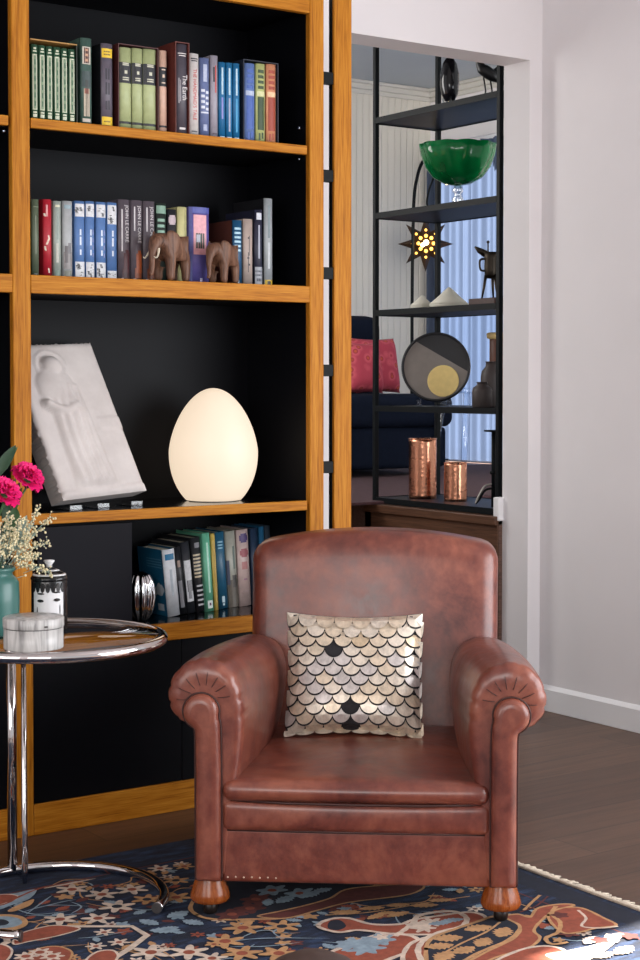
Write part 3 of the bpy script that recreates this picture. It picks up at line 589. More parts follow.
def f(b):
    nu, nv = 60, 90; thick = 0.062
    random.seed(3); jl = [0.006*random.random() for _ in range(nv+1)]; jt = [0.006*random.random() for _ in range(nu+1)]
    R = []
    for j in range(nv+1):
        v = j/nv; r = []
        for i in range(nu+1):
            u = i/nu; p = L0 + ex*(u*WT) + ey*(v*hS)
            if i == 0: p += ex*jl[j]
            if j == nv: p -= ey*jt[i]
            cu = min(u*WT, (1-u)*WT)/0.018; cv = min(v*hS, (1-v)*hS)/0.018
            e = (1-min(1, cu))**2+(1-min(1, cv))**2
            r.append(p + ez*(fig_h(u, v)-0.010*min(1, e)))
        R.append(r)
    b.grid(R, PLA, False, False, True, RLI)
    bk = lambda p: p - ez*thick
    rim = R[0] + [r[-1] for r in R[1:]] + R[-1][-2::-1] + [r[0] for r in R[-2:0:-1]]
    back = [L0+ex*min(max((p-L0).dot(ex), 0.004), WT-0.004)+ey*min(max((p-L0).dot(ey), 0.004), hS-0.004)-ez*thick for p in rim]
    b.grid([rim, back], PLA, True, False, False, RLI); bb = [b.bm.verts.new(RLI @ p) for p in back]; fc = b.bm.faces.new(bb); fc.material_index = 0
one(f, 'relief_slab', rl)
for k, t in enumerate((0.08, 0.40, 0.80)):
    p = L0 + ex*(t*WT)
    st = thing('acrylic_stand', 'clear acrylic foot under the %s of the plaster relief' % ['left end', 'middle', 'right end'][k], 'stand', (p.x, p.y, 0.832), 0, 'clear feet under the plaster relief')
    one(lambda b: (b.box((-0.018, -0.03, 0.0), (0.018, 0.06, 0.004), ACRYLIC, 0.001), b.box((-0.018, -0.03, 0.004), (0.018, -0.026, 0.016), ACRYLIC, 0.001)), 'foot_plate', st)
# egg lamp
eg = thing('egg_lamp', 'glowing white egg shaped glass lamp on the oak shelf', 'lamp', (2.405, 3.985, 0.8325))
EGG = glow_mat('warm_opal_glass', (255, 231, 202), 0.82, (140, 134, 126))
def f(b):
    H, A = 0.322, 0.1275; pr = [(0.001, 0.003)]
    for j in range(49):
        zz = math.sin(-0.93+(PI/2+0.93)*j/48); k = 1-0.16*zz if zz > 0 else 1-0.05*zz
        pr.append((max(0.001, A*math.sqrt(max(0, 1-zz*zz))*k), 0.003+(H-0.003)*(zz+0.80)/1.80))
    b.lathe(pr, EGG, 48)
one(f, 'glass_shade', eg)
one(lambda b: b.lathe([(0.001, 0.0), (0.070, 0.0), (0.072, 0.001), (0.072, 0.0025), (0.06, 0.003), (0.001, 0.003)], cm((232, 226, 214), 0.4), 32), 'base_ring', eg)
cb = MB(); cb.tube(catmull([(0.06, 0.07, 0.006), (0.11, 0.09, 0.005), (0.13, 0.06, 0.012), (0.12, 0.1, 0.016), (0.15, 0.13, 0.006), (0.17, 0.15, 0.02)], 8), 0.0035, cm((120, 124, 130), 0.3), 8); cb.build('power_cord', eg)
# silver ribbed vase
P = atY(140.5, 600, 3.925)
def f(b):
    b.lathe([(0.001, 0), (0.018, 0), (0.022, 0.004), (0.034, 0.03), (0.0385, 0.065), (0.036, 0.1), (0.026, 0.125), (0.012, 0.134), (0.006, 0.130), (0.001, 0.12)], SILVER, 120, (0, 0, 0), 10, 0.22)
o = one(f, 'silver_vase'); o.location = (P.x, P.y, Z4); tag(o, 'mirror silver ribbed round vase beside the blue covered book', 'vase')

# elephants: skin-grown bodies
def skin_body(name, verts, edges, radii, m, parent, sub=2):
    me = bpy.data.meshes.new(name); me.from_pydata(verts, edges, []); o = bpy.data.objects.new(name, me); COL.objects.link(o)
    sm = o.modifiers.new('skin', 'SKIN'); sm.use_smooth_shade = True
    if not me.skin_vertices: me.attributes  # layer is created with the modifier below
    bm = bmesh.new(); bm.from_mesh(me); lay = bm.verts.layers.skin.verify(); bm.verts.ensure_lookup_table()
    for v, r in zip(bm.verts, radii): v[lay].radius = r if isinstance(r, tuple) else (r, r); v[lay].use_root = False
    bm.verts[0][lay].use_root = True
    bm.to_mesh(me); bm.free()
    ss = o.modifiers.new('sub', 'SUBSURF'); ss.levels = sub; ss.render_levels = sub
    bpy.context.view_layer.update()
    ev = o.evaluated_get(bpy.context.evaluated_depsgraph_get()); m2 = bpy.data.meshes.new_from_object(ev)
    o.modifiers.clear(); o.data = m2; m2.materials.clear(); m2.materials.append(m)
    for p in m2.polygons: p.use_smooth = True
    o.parent = parent; return o
def elephant(loc, rz, s, label, tusks=True):
    e = thing('elephant_figurine', label, 'figurine', loc, rz, 'carved elephants on the second shelf')
    # local: faces +x, z up, unit height 1
    V = [(-0.05, 0, 0.66), (-0.30, 0, 0.66), (-0.44, 0, 0.58), (0.16, 0, 0.70), (0.34, 0, 0.80), (0.46, 0, 0.78), (0.56, 0, 0.62), (0.60, 0, 0.44), (0.585, 0, 0.28), (0.60, 0, 0.17), (0.66, 0, 0.13),
         (0.16, 0.15, 0.44), (0.20, 0.16, 0.20), (0.20, 0.16, 0.03), (0.14, -0.15, 0.44), (0.13, -0.16, 0.20), (0.13, -0.16, 0.03),
         (-0.32, 0.15, 0.44), (-0.34, 0.16, 0.20), (-0.33, 0.16, 0.03), (-0.36, -0.15, 0.44), (-0.40, -0.16, 0.20), (-0.39, -0.16, 0.03), (-0.54, 0, 0.42), (-0.55, 0, 0.26)]
    E = [(0, 1), (1, 2), (0, 3), (3, 4), (4, 5), (5, 6), (6, 7), (7, 8), (8, 9), (9, 10), (3, 11), (11, 12), (12, 13), (3, 14), (14, 15), (15, 16), (1, 17), (17, 18), (18, 19), (1, 20), (20, 21), (21, 22), (2, 23), (23, 24)]
    Rr = [0.25, 0.23, 0.10, 0.22, 0.17, 0.16, 0.095, 0.065, 0.05, 0.042, 0.03, 0.11, 0.085, 0.09, 0.11, 0.085, 0.09, 0.12, 0.085, 0.09, 0.12, 0.085, 0.09, 0.022, 0.018]
    bo = skin_body('body', [tuple(c*s for c in v) for v in V], E, [r*s for r in Rr], ELEPH, e)
    zmin = min(v.co.z for v in bo.data.vertices); bo.data.transform(Matrix.Translation((0, 0, -zmin)))
    for sd in (1, -1):
        b = MB(); rows = []
        out = catmull([(0.30, 0.15, 0.90), (0.20, 0.20, 0.93), (0.06, 0.25, 0.84), (0.05, 0.25, 0.66), (0.15, 0.22, 0.48), (0.25, 0.17, 0.52), (0.31, 0.15, 0.70)], 5, True)
        cen = Vector((0.20, 0.21, 0.72))
        for k, (fac, off) in enumerate(((1, 0), (1.0, 0.03), (0.8, 0.045), (0.35, 0.04), (0.05, 0.035))):
            rows.append([((cen+(p-cen)*fac).x*s, sd*((cen+(p-cen)*fac).y+off-0.01)*s, (cen+(p-cen)*fac).z*s-zmin*0) for p in out])
        b.grid(rows, ELEPH, True, True, True); b.build('ear', e)
    if tusks:
        for sd in (1, -1):
            b = MB(); b.tube([Vector(p)*s for p in catmull([(0.50, sd*0.09, 0.58), (0.57, sd*0.12, 0.46), (0.65, sd*0.13, 0.40), (0.71, sd*0.12, 0.42)], 5)], [0.026*s*(1-0.7*i/15) for i in range(16)], cm((206, 196, 176), 0.4), 8); b.build('tusk', e)
    return e
Pe = atY(171, 279, YB+0.005); elephant((Pe.x+0.012, YB+0.036, Z2), math.radians(-152), 0.143, 'larger carved brown elephant with pale tusks on second shelf')
Pe = atY(226, 283, YB+0.005); elephant((Pe.x+0.006, YB+0.036, Z2), math.radians(-150), 0.124, 'smaller carved brown elephant without tusks on second shelf', False)

# ================================================================== ARMCHAIR
CS = 0.976; CO = Vector((2.056, 2.815, 0.0281)); CRZ = math.atan2(-0.632, 0.775)
ch = thing('armchair', 'worn brown leather club armchair with rolled arms on the rug', 'armchair', CO, CRZ); ch.scale = (CS, CS, CS)
def arm(sd, nm='armrest'):
    F0 = [(0.290, 0.07), (0.282, 0.16), (0.268, 0.26), (0.255, 0.34), (0.250, 0.42), (0.257, 0.485), (0.282, 0.530), (0.326, 0.553), (0.370, 0.548), (0.403, 0.523), (0.419, 0.485), (0.416, 0.447), (0.398, 0.420), (0.376, 0.410), (0.360, 0.400), (0.354, 0.36), (0.352, 0.22), (0.352, 0.07)]
    Fb = [(0.290, 0.07), (0.270, 0.16), (0.240, 0.26), (0.222, 0.34), (0.214, 0.41), (0.220, 0.458), (0.242, 0.495), (0.284, 0.512), (0.326, 0.509), (0.366, 0.490), (0.388, 0.458), (0.386, 0.425), (0.366, 0.402), (0.352, 0.390), (0.346, 0.380), (0.345, 0.34), (0.346, 0.20), (0.346, 0.07)]
    N = 150
    A = resample(catmull([(x, 0, z) for x, z in F0], 10), N, True); B = resample(catmull([(x, 0, z) for x, z in Fb], 10), N, True)
    pl = [0.0]+[0.018*i for i in range(1, 8)]+[0.126+0.5*i/16 for i in range(1, 17)]
    cen = Vector((0.335, 0, 0.462)); b = MB(); rows = []
    def ring(y, fac=1.0, yo=0.0):
        t = max(0, min(1, y/0.626)); t2 = t**1.5; row = []
        for p, q in zip(A, B):
            v = p.lerp(q, t2)
            bul = 0.022*math.sin(PI*min(1, t))*(1 if v.x < 0.30 and v.z > 0.25 else 0.3)
            d = v-cen; a = math.atan2(d.z, d.x)
            if v.x < 0.30: v = v-Vector((bul, 0, 0))
            if v.z > 0.42:     # pleats gathered on the rolled front
                g = abs(math.sin(a*7+0.5)); k = max(0, 1-y/0.07)
                v = v-d.normalized()*0.0045*k*(1-g)**3
            if fac != 1.0:
                c2 = Vector((max(0.30, min(0.345, v.x)), 0, min(max(v.z, 0.09), 0.468))); v = c2+(v-c2)*fac
            row.append((sd*v.x, y+yo, v.z))
        return row
    for fac, yo in ((0.45, -0.016), (0.62, -0.017), (0.80, -0.014), (0.93, -0.007)): rows.append(ring(0.0, fac, yo+0.004))
    for y in pl: rows.append(ring(y, 1.0, 0.004))
    b.grid(rows, LEATHER, True, True, True)
    o = b.build(nm, ch)
    # gathered pleat creases on the rolled front
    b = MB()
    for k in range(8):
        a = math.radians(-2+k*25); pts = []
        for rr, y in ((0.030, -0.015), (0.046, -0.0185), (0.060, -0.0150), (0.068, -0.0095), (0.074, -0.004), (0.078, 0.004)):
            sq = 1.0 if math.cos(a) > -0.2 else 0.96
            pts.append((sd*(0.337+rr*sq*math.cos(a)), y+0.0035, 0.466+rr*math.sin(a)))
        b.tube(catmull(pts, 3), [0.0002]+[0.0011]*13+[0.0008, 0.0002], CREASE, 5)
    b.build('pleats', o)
    # scroll-shaped front facing panel
    def outline(e):
        P = [(0.299+e, 0.062+e*0.4), (0.299+e, 0.30), (0.3005+e, 0.405)]
        for k in range(13):
            a = math.radians(196-k*21.5); P.append((0.343+(0.040-e)*math.cos(a), 0.440+(0.040-e)*math.sin(a)))
        P += [(0.357-e, 0.398), (0.3555-e, 0.36), (0.355-e, 0.20), (0.355-e, 0.062+e*0.4)]
        return resample(catmull([(x, 0, z) for x, z in P], 4)+[Vector(((0.327, 0, 0.062+e*0.4)))], 110, True)
    b = MB(); rows = []
    for e, y in ((0.0, 0.02), (0.0, -0.018), (0.0015, -0.026), (0.006, -0.032), (0.013, -0.035), (0.02, -0.036)): rows.append([(sd*p.x, y, p.z) for p in outline(e)])
    b.grid(rows, LEATHER, True, True, True); o2 = b.build('arm_front_panel', ch)
    b = MB(); b.tube([(sd*p.x, -0.017, p.z) for p in outline(-0.0015)], 0.0022, SEAM, 6, True); b.build('panel_piping', o2)
arm(-1); arm(1)
def pillow_box(b, x0, x1, y0, y1, z0, z1, r, m, crown=0.0, front=0.0, nx=36, ny=30, pw=6, back=None, T=None):
    """soft upholstered block: superellipse in plan and section, crowned on top"""
    cx, cy, cz = (x0+x1)/2, (y0+y1)/2, (z0+z1)/2; hx, hy, hz = (x1-x0)/2, (y1-y0)/2, (z1-z0)/2
    bm2 = bmesh.new(); bmesh.ops.create_cube(bm2, size=2.0)
    bmesh.ops.subdivide_edges(bm2, edges=bm2.edges[:], cuts=23, use_grid_fill=True)
    for v in bm2.verts:
        p = Vector((v.co.x*hx, v.co.y*hy, v.co.z*hz))
        # distribute vertices more densely near the edges
        p = Vector((math.sin(v.co.x*PI/2)*hx, math.sin(v.co.y*PI/2)*hy, math.sin(v.co.z*PI/2)*hz))
        q = Vector((max(-hx+r, min(hx-r, p.x)), max(-hy+r, min(hy-r, p.y)), max(-hz+r, min(hz-r, p.z))))
        d = p-q
        if d.length > 1e-9: p = q+d.normalized()*r
        u, w = p.x/hx, p.y/hy
        if p.z > 0 and crown: p.z += crown*(1-u*u)*(1-w**2)*(p.z/hz)
        if p.y < 0 and front: p.y -= front*(1-u*u)*(1-(p.z/hz)**2)*(-p.y/hy)
        if back: p = back(p, u, w, p.z/hz)
        v.co = p+Vector((cx, cy, cz))
    k = b.mi(m); mp = {}
    for v in bm2.verts: mp[v.index] = b.bm.verts.new((T @ v.co) if T else v.co)
    for fc in bm2.faces:
        nf = b.bm.faces.new([mp[v.index] for v in fc.verts]); nf.material_index = k; nf.smooth = True
    bm2.free()
def f(b): pillow_box(b, -0.297, 0.297, -0.028, 0.60, 0.238, 0.288, 0.024, LEATHER, 0.022, 0.004)
sc = one(f, 'seat_cushion', ch)
b = MB(); b.tube([(-0.295, -0.006, 0.2395), (-0.15, -0.0235, 0.239), (0, -0.0275, 0.239), (0.15, -0.0235, 0.239), (0.295, -0.006, 0.2395)], 0.003, SEAM, 6); b.build('seam', sc)
def f(b): pillow_box(b, -0.299, 0.299, -0.018, 0.30, 0.170, 0.242, 0.018, LEATHER, 0, 0.006)
ft = one(f, 'front_band', ch)
b = MB(); b.tube([(-0.297, -0.009, 0.1735), (0, -0.0135, 0.1735), (0.297, -0.009, 0.1735)], 0.003, SEAM, 6); b.build('seam', ft)
def f(b):
    pillow_box(b, -0.300, 0.300, -0.010, 0.20, 0.055, 0.180, 0.010, LEATHER, 0, 0.002)
    b.box((-0.335, 0.012, 0.060), (0.335, 0.78, 0.20), LEATHER, 0.01)
one(f, 'base_apron', ch)
# studs along the bottom of the front
b = MB()
for k in range(7): b.ball((-0.285+0.018*k, -0.0105, 0.067+0.001*(k % 2)), 0.0022, cm((196, 170, 150), 0.4), 8, 5)
b.build('tack', ch)
def f(b):
    def sh(p, u, w, t):
        z = p.z+0.49
        p.y += (z-0.28)*0.20 + 0.018*u*u*(1 if w < 0 else 0.3)           # leaning, gently wrapped
        p.x += 0.012 - (0.012*u*(1-t)*0.3)
        if t > 0: p.z += 0.040*(1-u*u)*t*t*1.0-0.004
        if w < 0: p.y -= 0.012*(1-u*u)*(1-t*t)
        return p
    pillow_box(b, -0.327, 0.327, 0.59, 0.745, 0.235, 0.745, 0.042, LEATHER, 0, 0, back=sh)
br = one(f, 'backrest', ch)
for sx, sy in ((-0.328, 0.012), (0.322, 0.012)):
    fo = MB(); fo.lathe([(0.001, 0.068), (0.030, 0.068), (0.0325, 0.063), (0.0345, 0.055), (0.039, 0.042), (0.0435, 0.028), (0.0455, 0.018), (0.0425, 0.010), (0.033, 0.006), (0.001, 0.006)][::-1], BUN, 32, (sx, sy, 0.0))
    o = fo.build('bun_foot', ch)
    cc = MB(); cc.lathe([(0.001, -0.0240), (0.010, -0.0240), (0.0155, -0.018), (0.0165, -0.008), (0.0145, 0.002), (0.011, 0.006), (0.011, 0.009), (0.001, 0.009)], cm((44, 36, 33), 0.35, 0.5), 20, (sx, sy+0.002, 0.0)); cc.build('castor', o)
for sx in (-0.29, 0.29):
    fo = MB(); rows = []
    for z, h in ((-0.0295, 0.016), (0.07, 0.024)): rows.append([(sx+a*h, 0.72+c*h+(0.07-z)*0.1, z+0.001) for a, c in ((-1, -1), (1, -1), (1, 1), (-1, 1))])
    fo.grid(rows, BUN, True, True, False); fo.build('rear_leg', ch)

# cushion with overlapping foil scales
FABB = cm((36, 34, 38), 0.85, 0, 0.15, 120, 'charcoal_linen')
def foil(name, rgb, rough=0.34):
    t = NT(name); c = lin(rgb); n = t.node('ShaderNodeTexNoise', i_Scale=60, i_Detail=6, i_Roughness=0.7); t.link(t.coords((1, 1, 0.5)), n.inputs['Vector'])
    t.link(t.ramp(n.outputs[0], [(0.3, tuple(v*0.66 for v in c[:3])+(1,)), (0.55, c), (0.8, tuple(min(1, v*1.15) for v in c[:3])+(1,))]), t.b.inputs['Base Color'])
    t.b.inputs['Metallic'].default_value = 0.35; t.b.inputs['Roughness'].default_value = rough; return t.m
FOILS = [foil('foil_champagne', (226, 209, 186)), foil('foil_gold', (218, 195, 164)), foil('foil_pearl', (230, 218, 202)), foil('foil_silver', (212, 204, 200))]
PW, PH = 0.338, 0.300
pc = thing('scale_cushion', 'square cushion of pale gold fish scale patches on the leather seat', 'cushion', CO + CS*Vector((math.cos(CRZ)*-0.026-math.sin(CRZ)*0.375, math.sin(CRZ)*-0.026+math.cos(CRZ)*0.375, 0.308)), CRZ); pc.scale = (CS*0.985, CS, CS*0.99)
TILT = Matrix.Rotation(-0.28, 4, 'X')
def puff(u, v):      # u,v -1..1 -> front bulge
    return 0.058*max(0, (1-u**4)*(1-v**4))**0.55
def pin_(u, v): return (u*PW/2*(1-0.035*(1-v*v)), (v+1)*PH/2-(0.012*(1-u*u)*v))
def f(b):
    n = 28; A, Bk = [], []
    for j in range(n+1):
        ra, rb = [], []
        for i in range(n+1):
            u, v = math.sin((-1+2*i/n)*PI/2), math.sin((-1+2*j/n)*PI/2); x, z = pin_(u, v); d = puff(u, v)
            ra.append((x, -d, z)); rb.append((x, d, z))
        A.append(ra); Bk.append(rb)
    b.grid(A, FABB, False, False, True, TILT); b.grid(Bk, FABB, False, False, True, TILT)
one(f, 'cushion_body', pc, weld=0.0002)
def f(b):
    random.seed(11); NR, NCOL = 12, 7.4; pw = 2/NCOL; rh = 2/NR
    dark = {(2, 8), (6, 3), (4, 0)}
    dk = {(9, 2), (2, 3), (0, 4)}
    for j in range(-1, NR):
        zc = -1+rh*(j+0.58)
        off = 0 if j % 2 else 0.5
        for i in range(-1, 9):
            uc = -1+pw*(i+off+0.1)
            if uc < -1.03 or uc > 1.07: continue
            is_dark = (j, i) in ((8, 2), (2, 3), (0, 3))
            mm = FABB if is_dark else FOILS[random.choice((0, 0, 1, 2, 2) if j > 7 or random.random() < 0.25 else (0, 2, 3, 3, 2))]
            jx, jr = random.uniform(-0.006, 0.006), random.uniform(-0.10, 0.10)
            P = []
            for k in range(17):
                a = PI+PI*k/16; P.append((math.cos(a)*pw*0.495, math.sin(a)*rh*0.98))
            P += [(pw*0.495, rh*0.62), (-pw*0.495, rh*0.62)]
            vs = []
            for du, dv in P:
                u, v = uc+jx+du+jr*dv*0.3, zc+dv
                uu, vv = max(-1, min(1, u)), max(-0.995, min(1, v)); x, z = pin_(uu, vv)
                x += (u-uu)*PW/2*0.22; z += (v-vv)*PH/2*0.3
                lift = 0.0035 + 0.006*max(0, (0.6-dv/rh))/1.6 - (0.0006*j)*0
                vs.append((x, -puff(uu, vv)-lift, z))
            cx0, cz0 = pin_(max(-1, min(1, uc)), max(-1, min(1, zc-rh*0.1))); cu, cv = max(-1, min(1, uc)), max(-1, min(1, zc-rh*0.1))
            cvx = (cx0, -puff(cu, cv)-0.0062, cz0)
            n = len(vs); b.faces(vs+[cvx], [(q, (q+1) % n, n) for q in range(n)], mm, False, TILT)
            # larger dark copy under each scale, showing as a thin dark edge
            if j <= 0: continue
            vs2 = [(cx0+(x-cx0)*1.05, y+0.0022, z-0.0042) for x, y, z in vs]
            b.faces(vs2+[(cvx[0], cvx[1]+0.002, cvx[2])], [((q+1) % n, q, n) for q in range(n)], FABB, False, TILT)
one(f, 'foil_scales', pc)
def f(b):
    pts = [pin_(u, v) for u, v in [(-1+2*k/12, 1) for k in range(13)]]
    b.tube([tuple(TILT @ Vector((x, 0.0, z))) for x, z in pts], 0.003, FABB, 6)
one(f, 'edge_piping', pc)

# ================================================================== SIDE TABLE
TC = Vector((1.559, 3.283, 0)); TZ = 0.600; RT_ = 0.248; RUGZ = 0.0050
tb = thing('side_table', 'round chrome tube side table with glass top at left of armchair', 'side table', (TC.x, TC.y, RUGZ))
TI = Matrix.Translation(-Vector((TC.x, TC.y, RUGZ)))
def ringpts(r, z, a0, a1, n): return [(r*math.cos(a0+(a1-a0)*k/n), r*math.sin(a0+(a1-a0)*k/n), z) for k in range(n+1)]
b = MB(); b.tube(ringpts(RT_, TZ-RUGZ, 0, 2*PI, 96)[:-1], 0.0122, CHROME, 16, True); b.build('rim', tb)
b = MB(); b.lathe([(0.001, TZ-RUGZ+0.003), (RT_-0.011, TZ-RUGZ+0.003), (RT_-0.011, TZ-RUGZ+0.011), (0.001, TZ-RUGZ+0.011)], GLASS, 64); b.build('glass_top', tb)
b = MB(); b.tube(ringpts(0.249, 0.0128, math.radians(-50), math.radians(229), 72), 0.0125, CHROME, 16); ob = b.build('base_ring', tb)
for a in (-50, 229):
    b = MB(); r = math.radians(a); s = -1 if a < 0 else 1
    p = Vector((0.249*math.cos(r), 0.249*math.sin(r), 0.0128)); d = Vector((-math.sin(r), math.cos(r), 0))*s*0.004
    b.tube([p-d*0.5, p+d], 0.0115, cm((88, 84, 84), 0.4, 0.7), 16); b.build('end_cap', ob)
A1 = Vector((1.5740, 3.530, 0))-TC; A2 = Vector((1.5715, 3.456, 0))-TC
b = MB(); b.tube([(A1.x, A1.y, 0.014), (A1.x, A1.y, TZ-RUGZ)], 0.0118, CHROME, 18); b.build('post', tb)
b = MB(); b.tube([(A2.x, A2.y, 0.001), (A2.x, A2.y, 0.03), (A2.x, A2.y, 0.05), (A2.x, A2.y, 0.56)], [0.005, 0.0078, 0.0076, 0.0060], CHROME, 14); b.build('support_rod', tb)
b = MB(); 
for p, r in ((A1, 0.015), (A2, 0.0115)): b.tube([(p.x, p.y, 0.515), (p.x, p.y, 0.55)], r, CHROME, 16)
b.tube([(A1.x, A1.y, 0.53), (A2.x, A2.y, 0.53)], 0.006, CHROME, 10)
b.tube([(A2.x, A2.y, 0.53), (A2.x-0.026, A2.y-0.006, 0.53)], 0.004, CHROME, 8); b.build('height_clamp', tb)
b = MB(); b.faces([(A1.x, A1.y, 0.03), (A1.x, A1.y, 0.014), (A2.x, A2.y, 0.003), (A2.x, A2.y, 0.03), (A1.x+0.004, A1.y, 0.03), (A1.x+0.004, A1.y, 0.014), (A2.x+0.004, A2.y, 0.003), (A2.x+0.004, A2.y, 0.03)], [(0, 1, 2, 3), (7, 6, 5, 4), (0, 3, 7, 4), (1, 5, 6, 2)], CHROME); b.build('foot_plate', tb)
TT = TZ+0.0115
# streaked bone box
P = atZ(34.5, 650, TT); bx = thing('trinket_box', 'round grey streaked lidded box at the front of the glass table', 'box', (P.x+0.012, P.y+0.03, TT))
BONE = marble_mat()
one(lambda b: b.lathe([(0.001, 0), (0.0615, 0), (0.0625, 0.002), (0.0625, 0.0435), (0.001, 0.0435)], BONE, 48), 'box_body', bx)
one(lambda b: b.lathe([(0.001, 0.045), (0.0635, 0.045), (0.0640, 0.047), (0.0640, 0.064), (0.062, 0.066), (0.001, 0.066)], BONE, 48), 'lid', bx)
one(lambda b: b.lathe([(0.061, 0.0434), (0.0618, 0.0434), (0.0618, 0.0452), (0.061, 0.0452)], cm((60, 58, 56), 0.6), 48), 'lid_gap', bx)
one(lambda b: b.box((-0.005, -0.0655, 0.050), (0.002, -0.063, 0.053), cm((50, 46, 44), 0.5)), 'lid_notch', bx)
# black and white lidded jar
P = atZ(48, 633, TT); jr = thing('lidded_jar', 'white porcelain lidded jar with black painted bands and shapes behind the round box', 'jar', (P.x+0.025, P.y+0.045, TT))
PORC = cm((222, 222, 224), 0.15, 0, 0.02, 5, 'white_porcelain'); INK = cm((26, 26, 28), 0.18, 0, 0.1, 20, 'black_glaze')
JR = 0.0405; ja = math.atan2(-jr.location.y, -jr.location.x)
def patch(b, a0, a1, z0, z1, m, r=JR+0.0006, n=14):
    b.grid([[(r*math.cos(a0+(a1-a0)*k/n), r*math.sin(a0+(a1-a0)*k/n), z) for k in range(n+1)] for z in (z0, z1)], m, False, False, True)
one(lambda b: b.lathe([(0.001, 0), (JR-0.002, 0), (JR, 0.003), (JR, 0.112), (JR-0.001, 0.114), (0.001, 0.114)], INK, 48), 'jar_body', jr)
def f(b):
    patch(b, ja-0.98, ja+0.85, 0.006, 0.098, PORC)
    for k in range(7):    # scalloped dark edge along the top and a few brush marks
        a = ja-0.95+0.29*k; pts = [(math.cos(t)*0.13, math.sin(t)*0.011) for t in (2*PI*i/14 for i in range(14))]
        b.faces([((JR+0.0012)*math.cos(a+x), (JR+0.0012)*math.sin(a+x), 0.099+z) for x, z in pts], [tuple(range(14))], INK)
    for a, z, rx, rz in ((-0.50, 0.070, 0.20, 0.0035), (0.42, 0.072, 0.20, 0.0038), (-0.48, 0.086, 0.22, 0.0022), (0.42, 0.089, 0.22, 0.0022), (0.05, 0.040, 0.10, 0.004), (0.60, 0.050, 0.03, 0.012), (-0.7, 0.045, 0.03, 0.012)):
        b.faces([((JR+0.0012)*math.cos(ja+a+rx*math.cos(t)), (JR+0.0012)*math.sin(ja+a+rx*math.cos(t)), z+rz*math.sin(t)) for t in (2*PI*i/14 for i in range(14))], [tuple(range(14))], INK)
one(f, 'painted_panel', jr)
ld = one(lambda b: b.lathe([(0.001, 0.1145), (JR+0.001, 0.1145), (JR+0.0015, 0.118), (JR-0.003, 0.124), (0.030, 0.131), (0.018, 0.136), (0.011, 0.139), (0.008, 0.142), (0.001, 0.143)], INK, 48), 'lid', jr)
one(lambda b: (b.lathe([(0.0385, 0.1245), (0.0375, 0.1268), (0.0345, 0.1285), (0.0352, 0.1262)], PORC, 48), b.lathe([(0.024, 0.1345), (0.021, 0.1362), (0.018, 0.1372), (0.02, 0.135)], PORC, 48)), 'lid_bands', ld)
one(lambda b: b.lathe([(0.001, 0.141), (0.0075, 0.141), (0.0065, 0.147), (0.0125, 0.155), (0.0118, 0.158), (0.001, 0.159)], PORC, 24), 'lid_knob', ld)
# vase of flowers
P = atZ(-7, 636, TT); vs = thing('flower_vase', 'teal ceramic vase on the glass table at left edge', 'vase', (P.x+0.01, P.y+0.02, TT))
VP = vs.location.copy(); TEAL = cm((62, 108, 102), 0.3, 0, 0.08, 12, 'teal_glaze')
zt = atY(10, 566, VP.y).z-TT
one(lambda b: b.lathe([(0.001, 0), (0.046, 0), (0.052, 0.004), (0.0565, 0.03), (0.0575, zt*0.5), (0.0565, zt-0.034), (0.050, zt-0.024), (0.043, zt-0.018), (0.042, zt-0.012), (0.049, zt-0.006), (0.049, zt), (0.044, zt+0.001), (0.040, zt-0.008), (0.038, zt-0.05), (0.001, zt-0.05)], TEAL, 48), 'vase_body', vs)
GRN = cm((70, 104, 66), 0.5, 0, 0.2, 40, 'leaf_green'); DGR = cm((38, 66, 44), 0.45, 0, 0.2, 40, 'dark_leaf'); GGR = cm((150, 170, 158), 0.7, 0, 0.2, 60, 'grey_green_leaf'); CRM = cm((226, 214, 176), 0.7, 0, 0.12, 90, 'cream_bloom')
PNK = cm((238, 20, 118), 0.6, 0, 0.16, 60, 'hot_pink_petal')
TOPV = VP+Vector((0, 0, zt-0.01))
def stem(b, end, r=0.0018, m=GRN, base=None):
    s = (base or TOPV+Vector((random.uniform(-.02, .02), random.uniform(-.02, .02), -0.03))); e = Vector(end); mid = s.lerp(e, 0.55)+Vector((0, 0, 0.03))
    b.tube(catmull([s, mid, e], 6), r, m, 6)
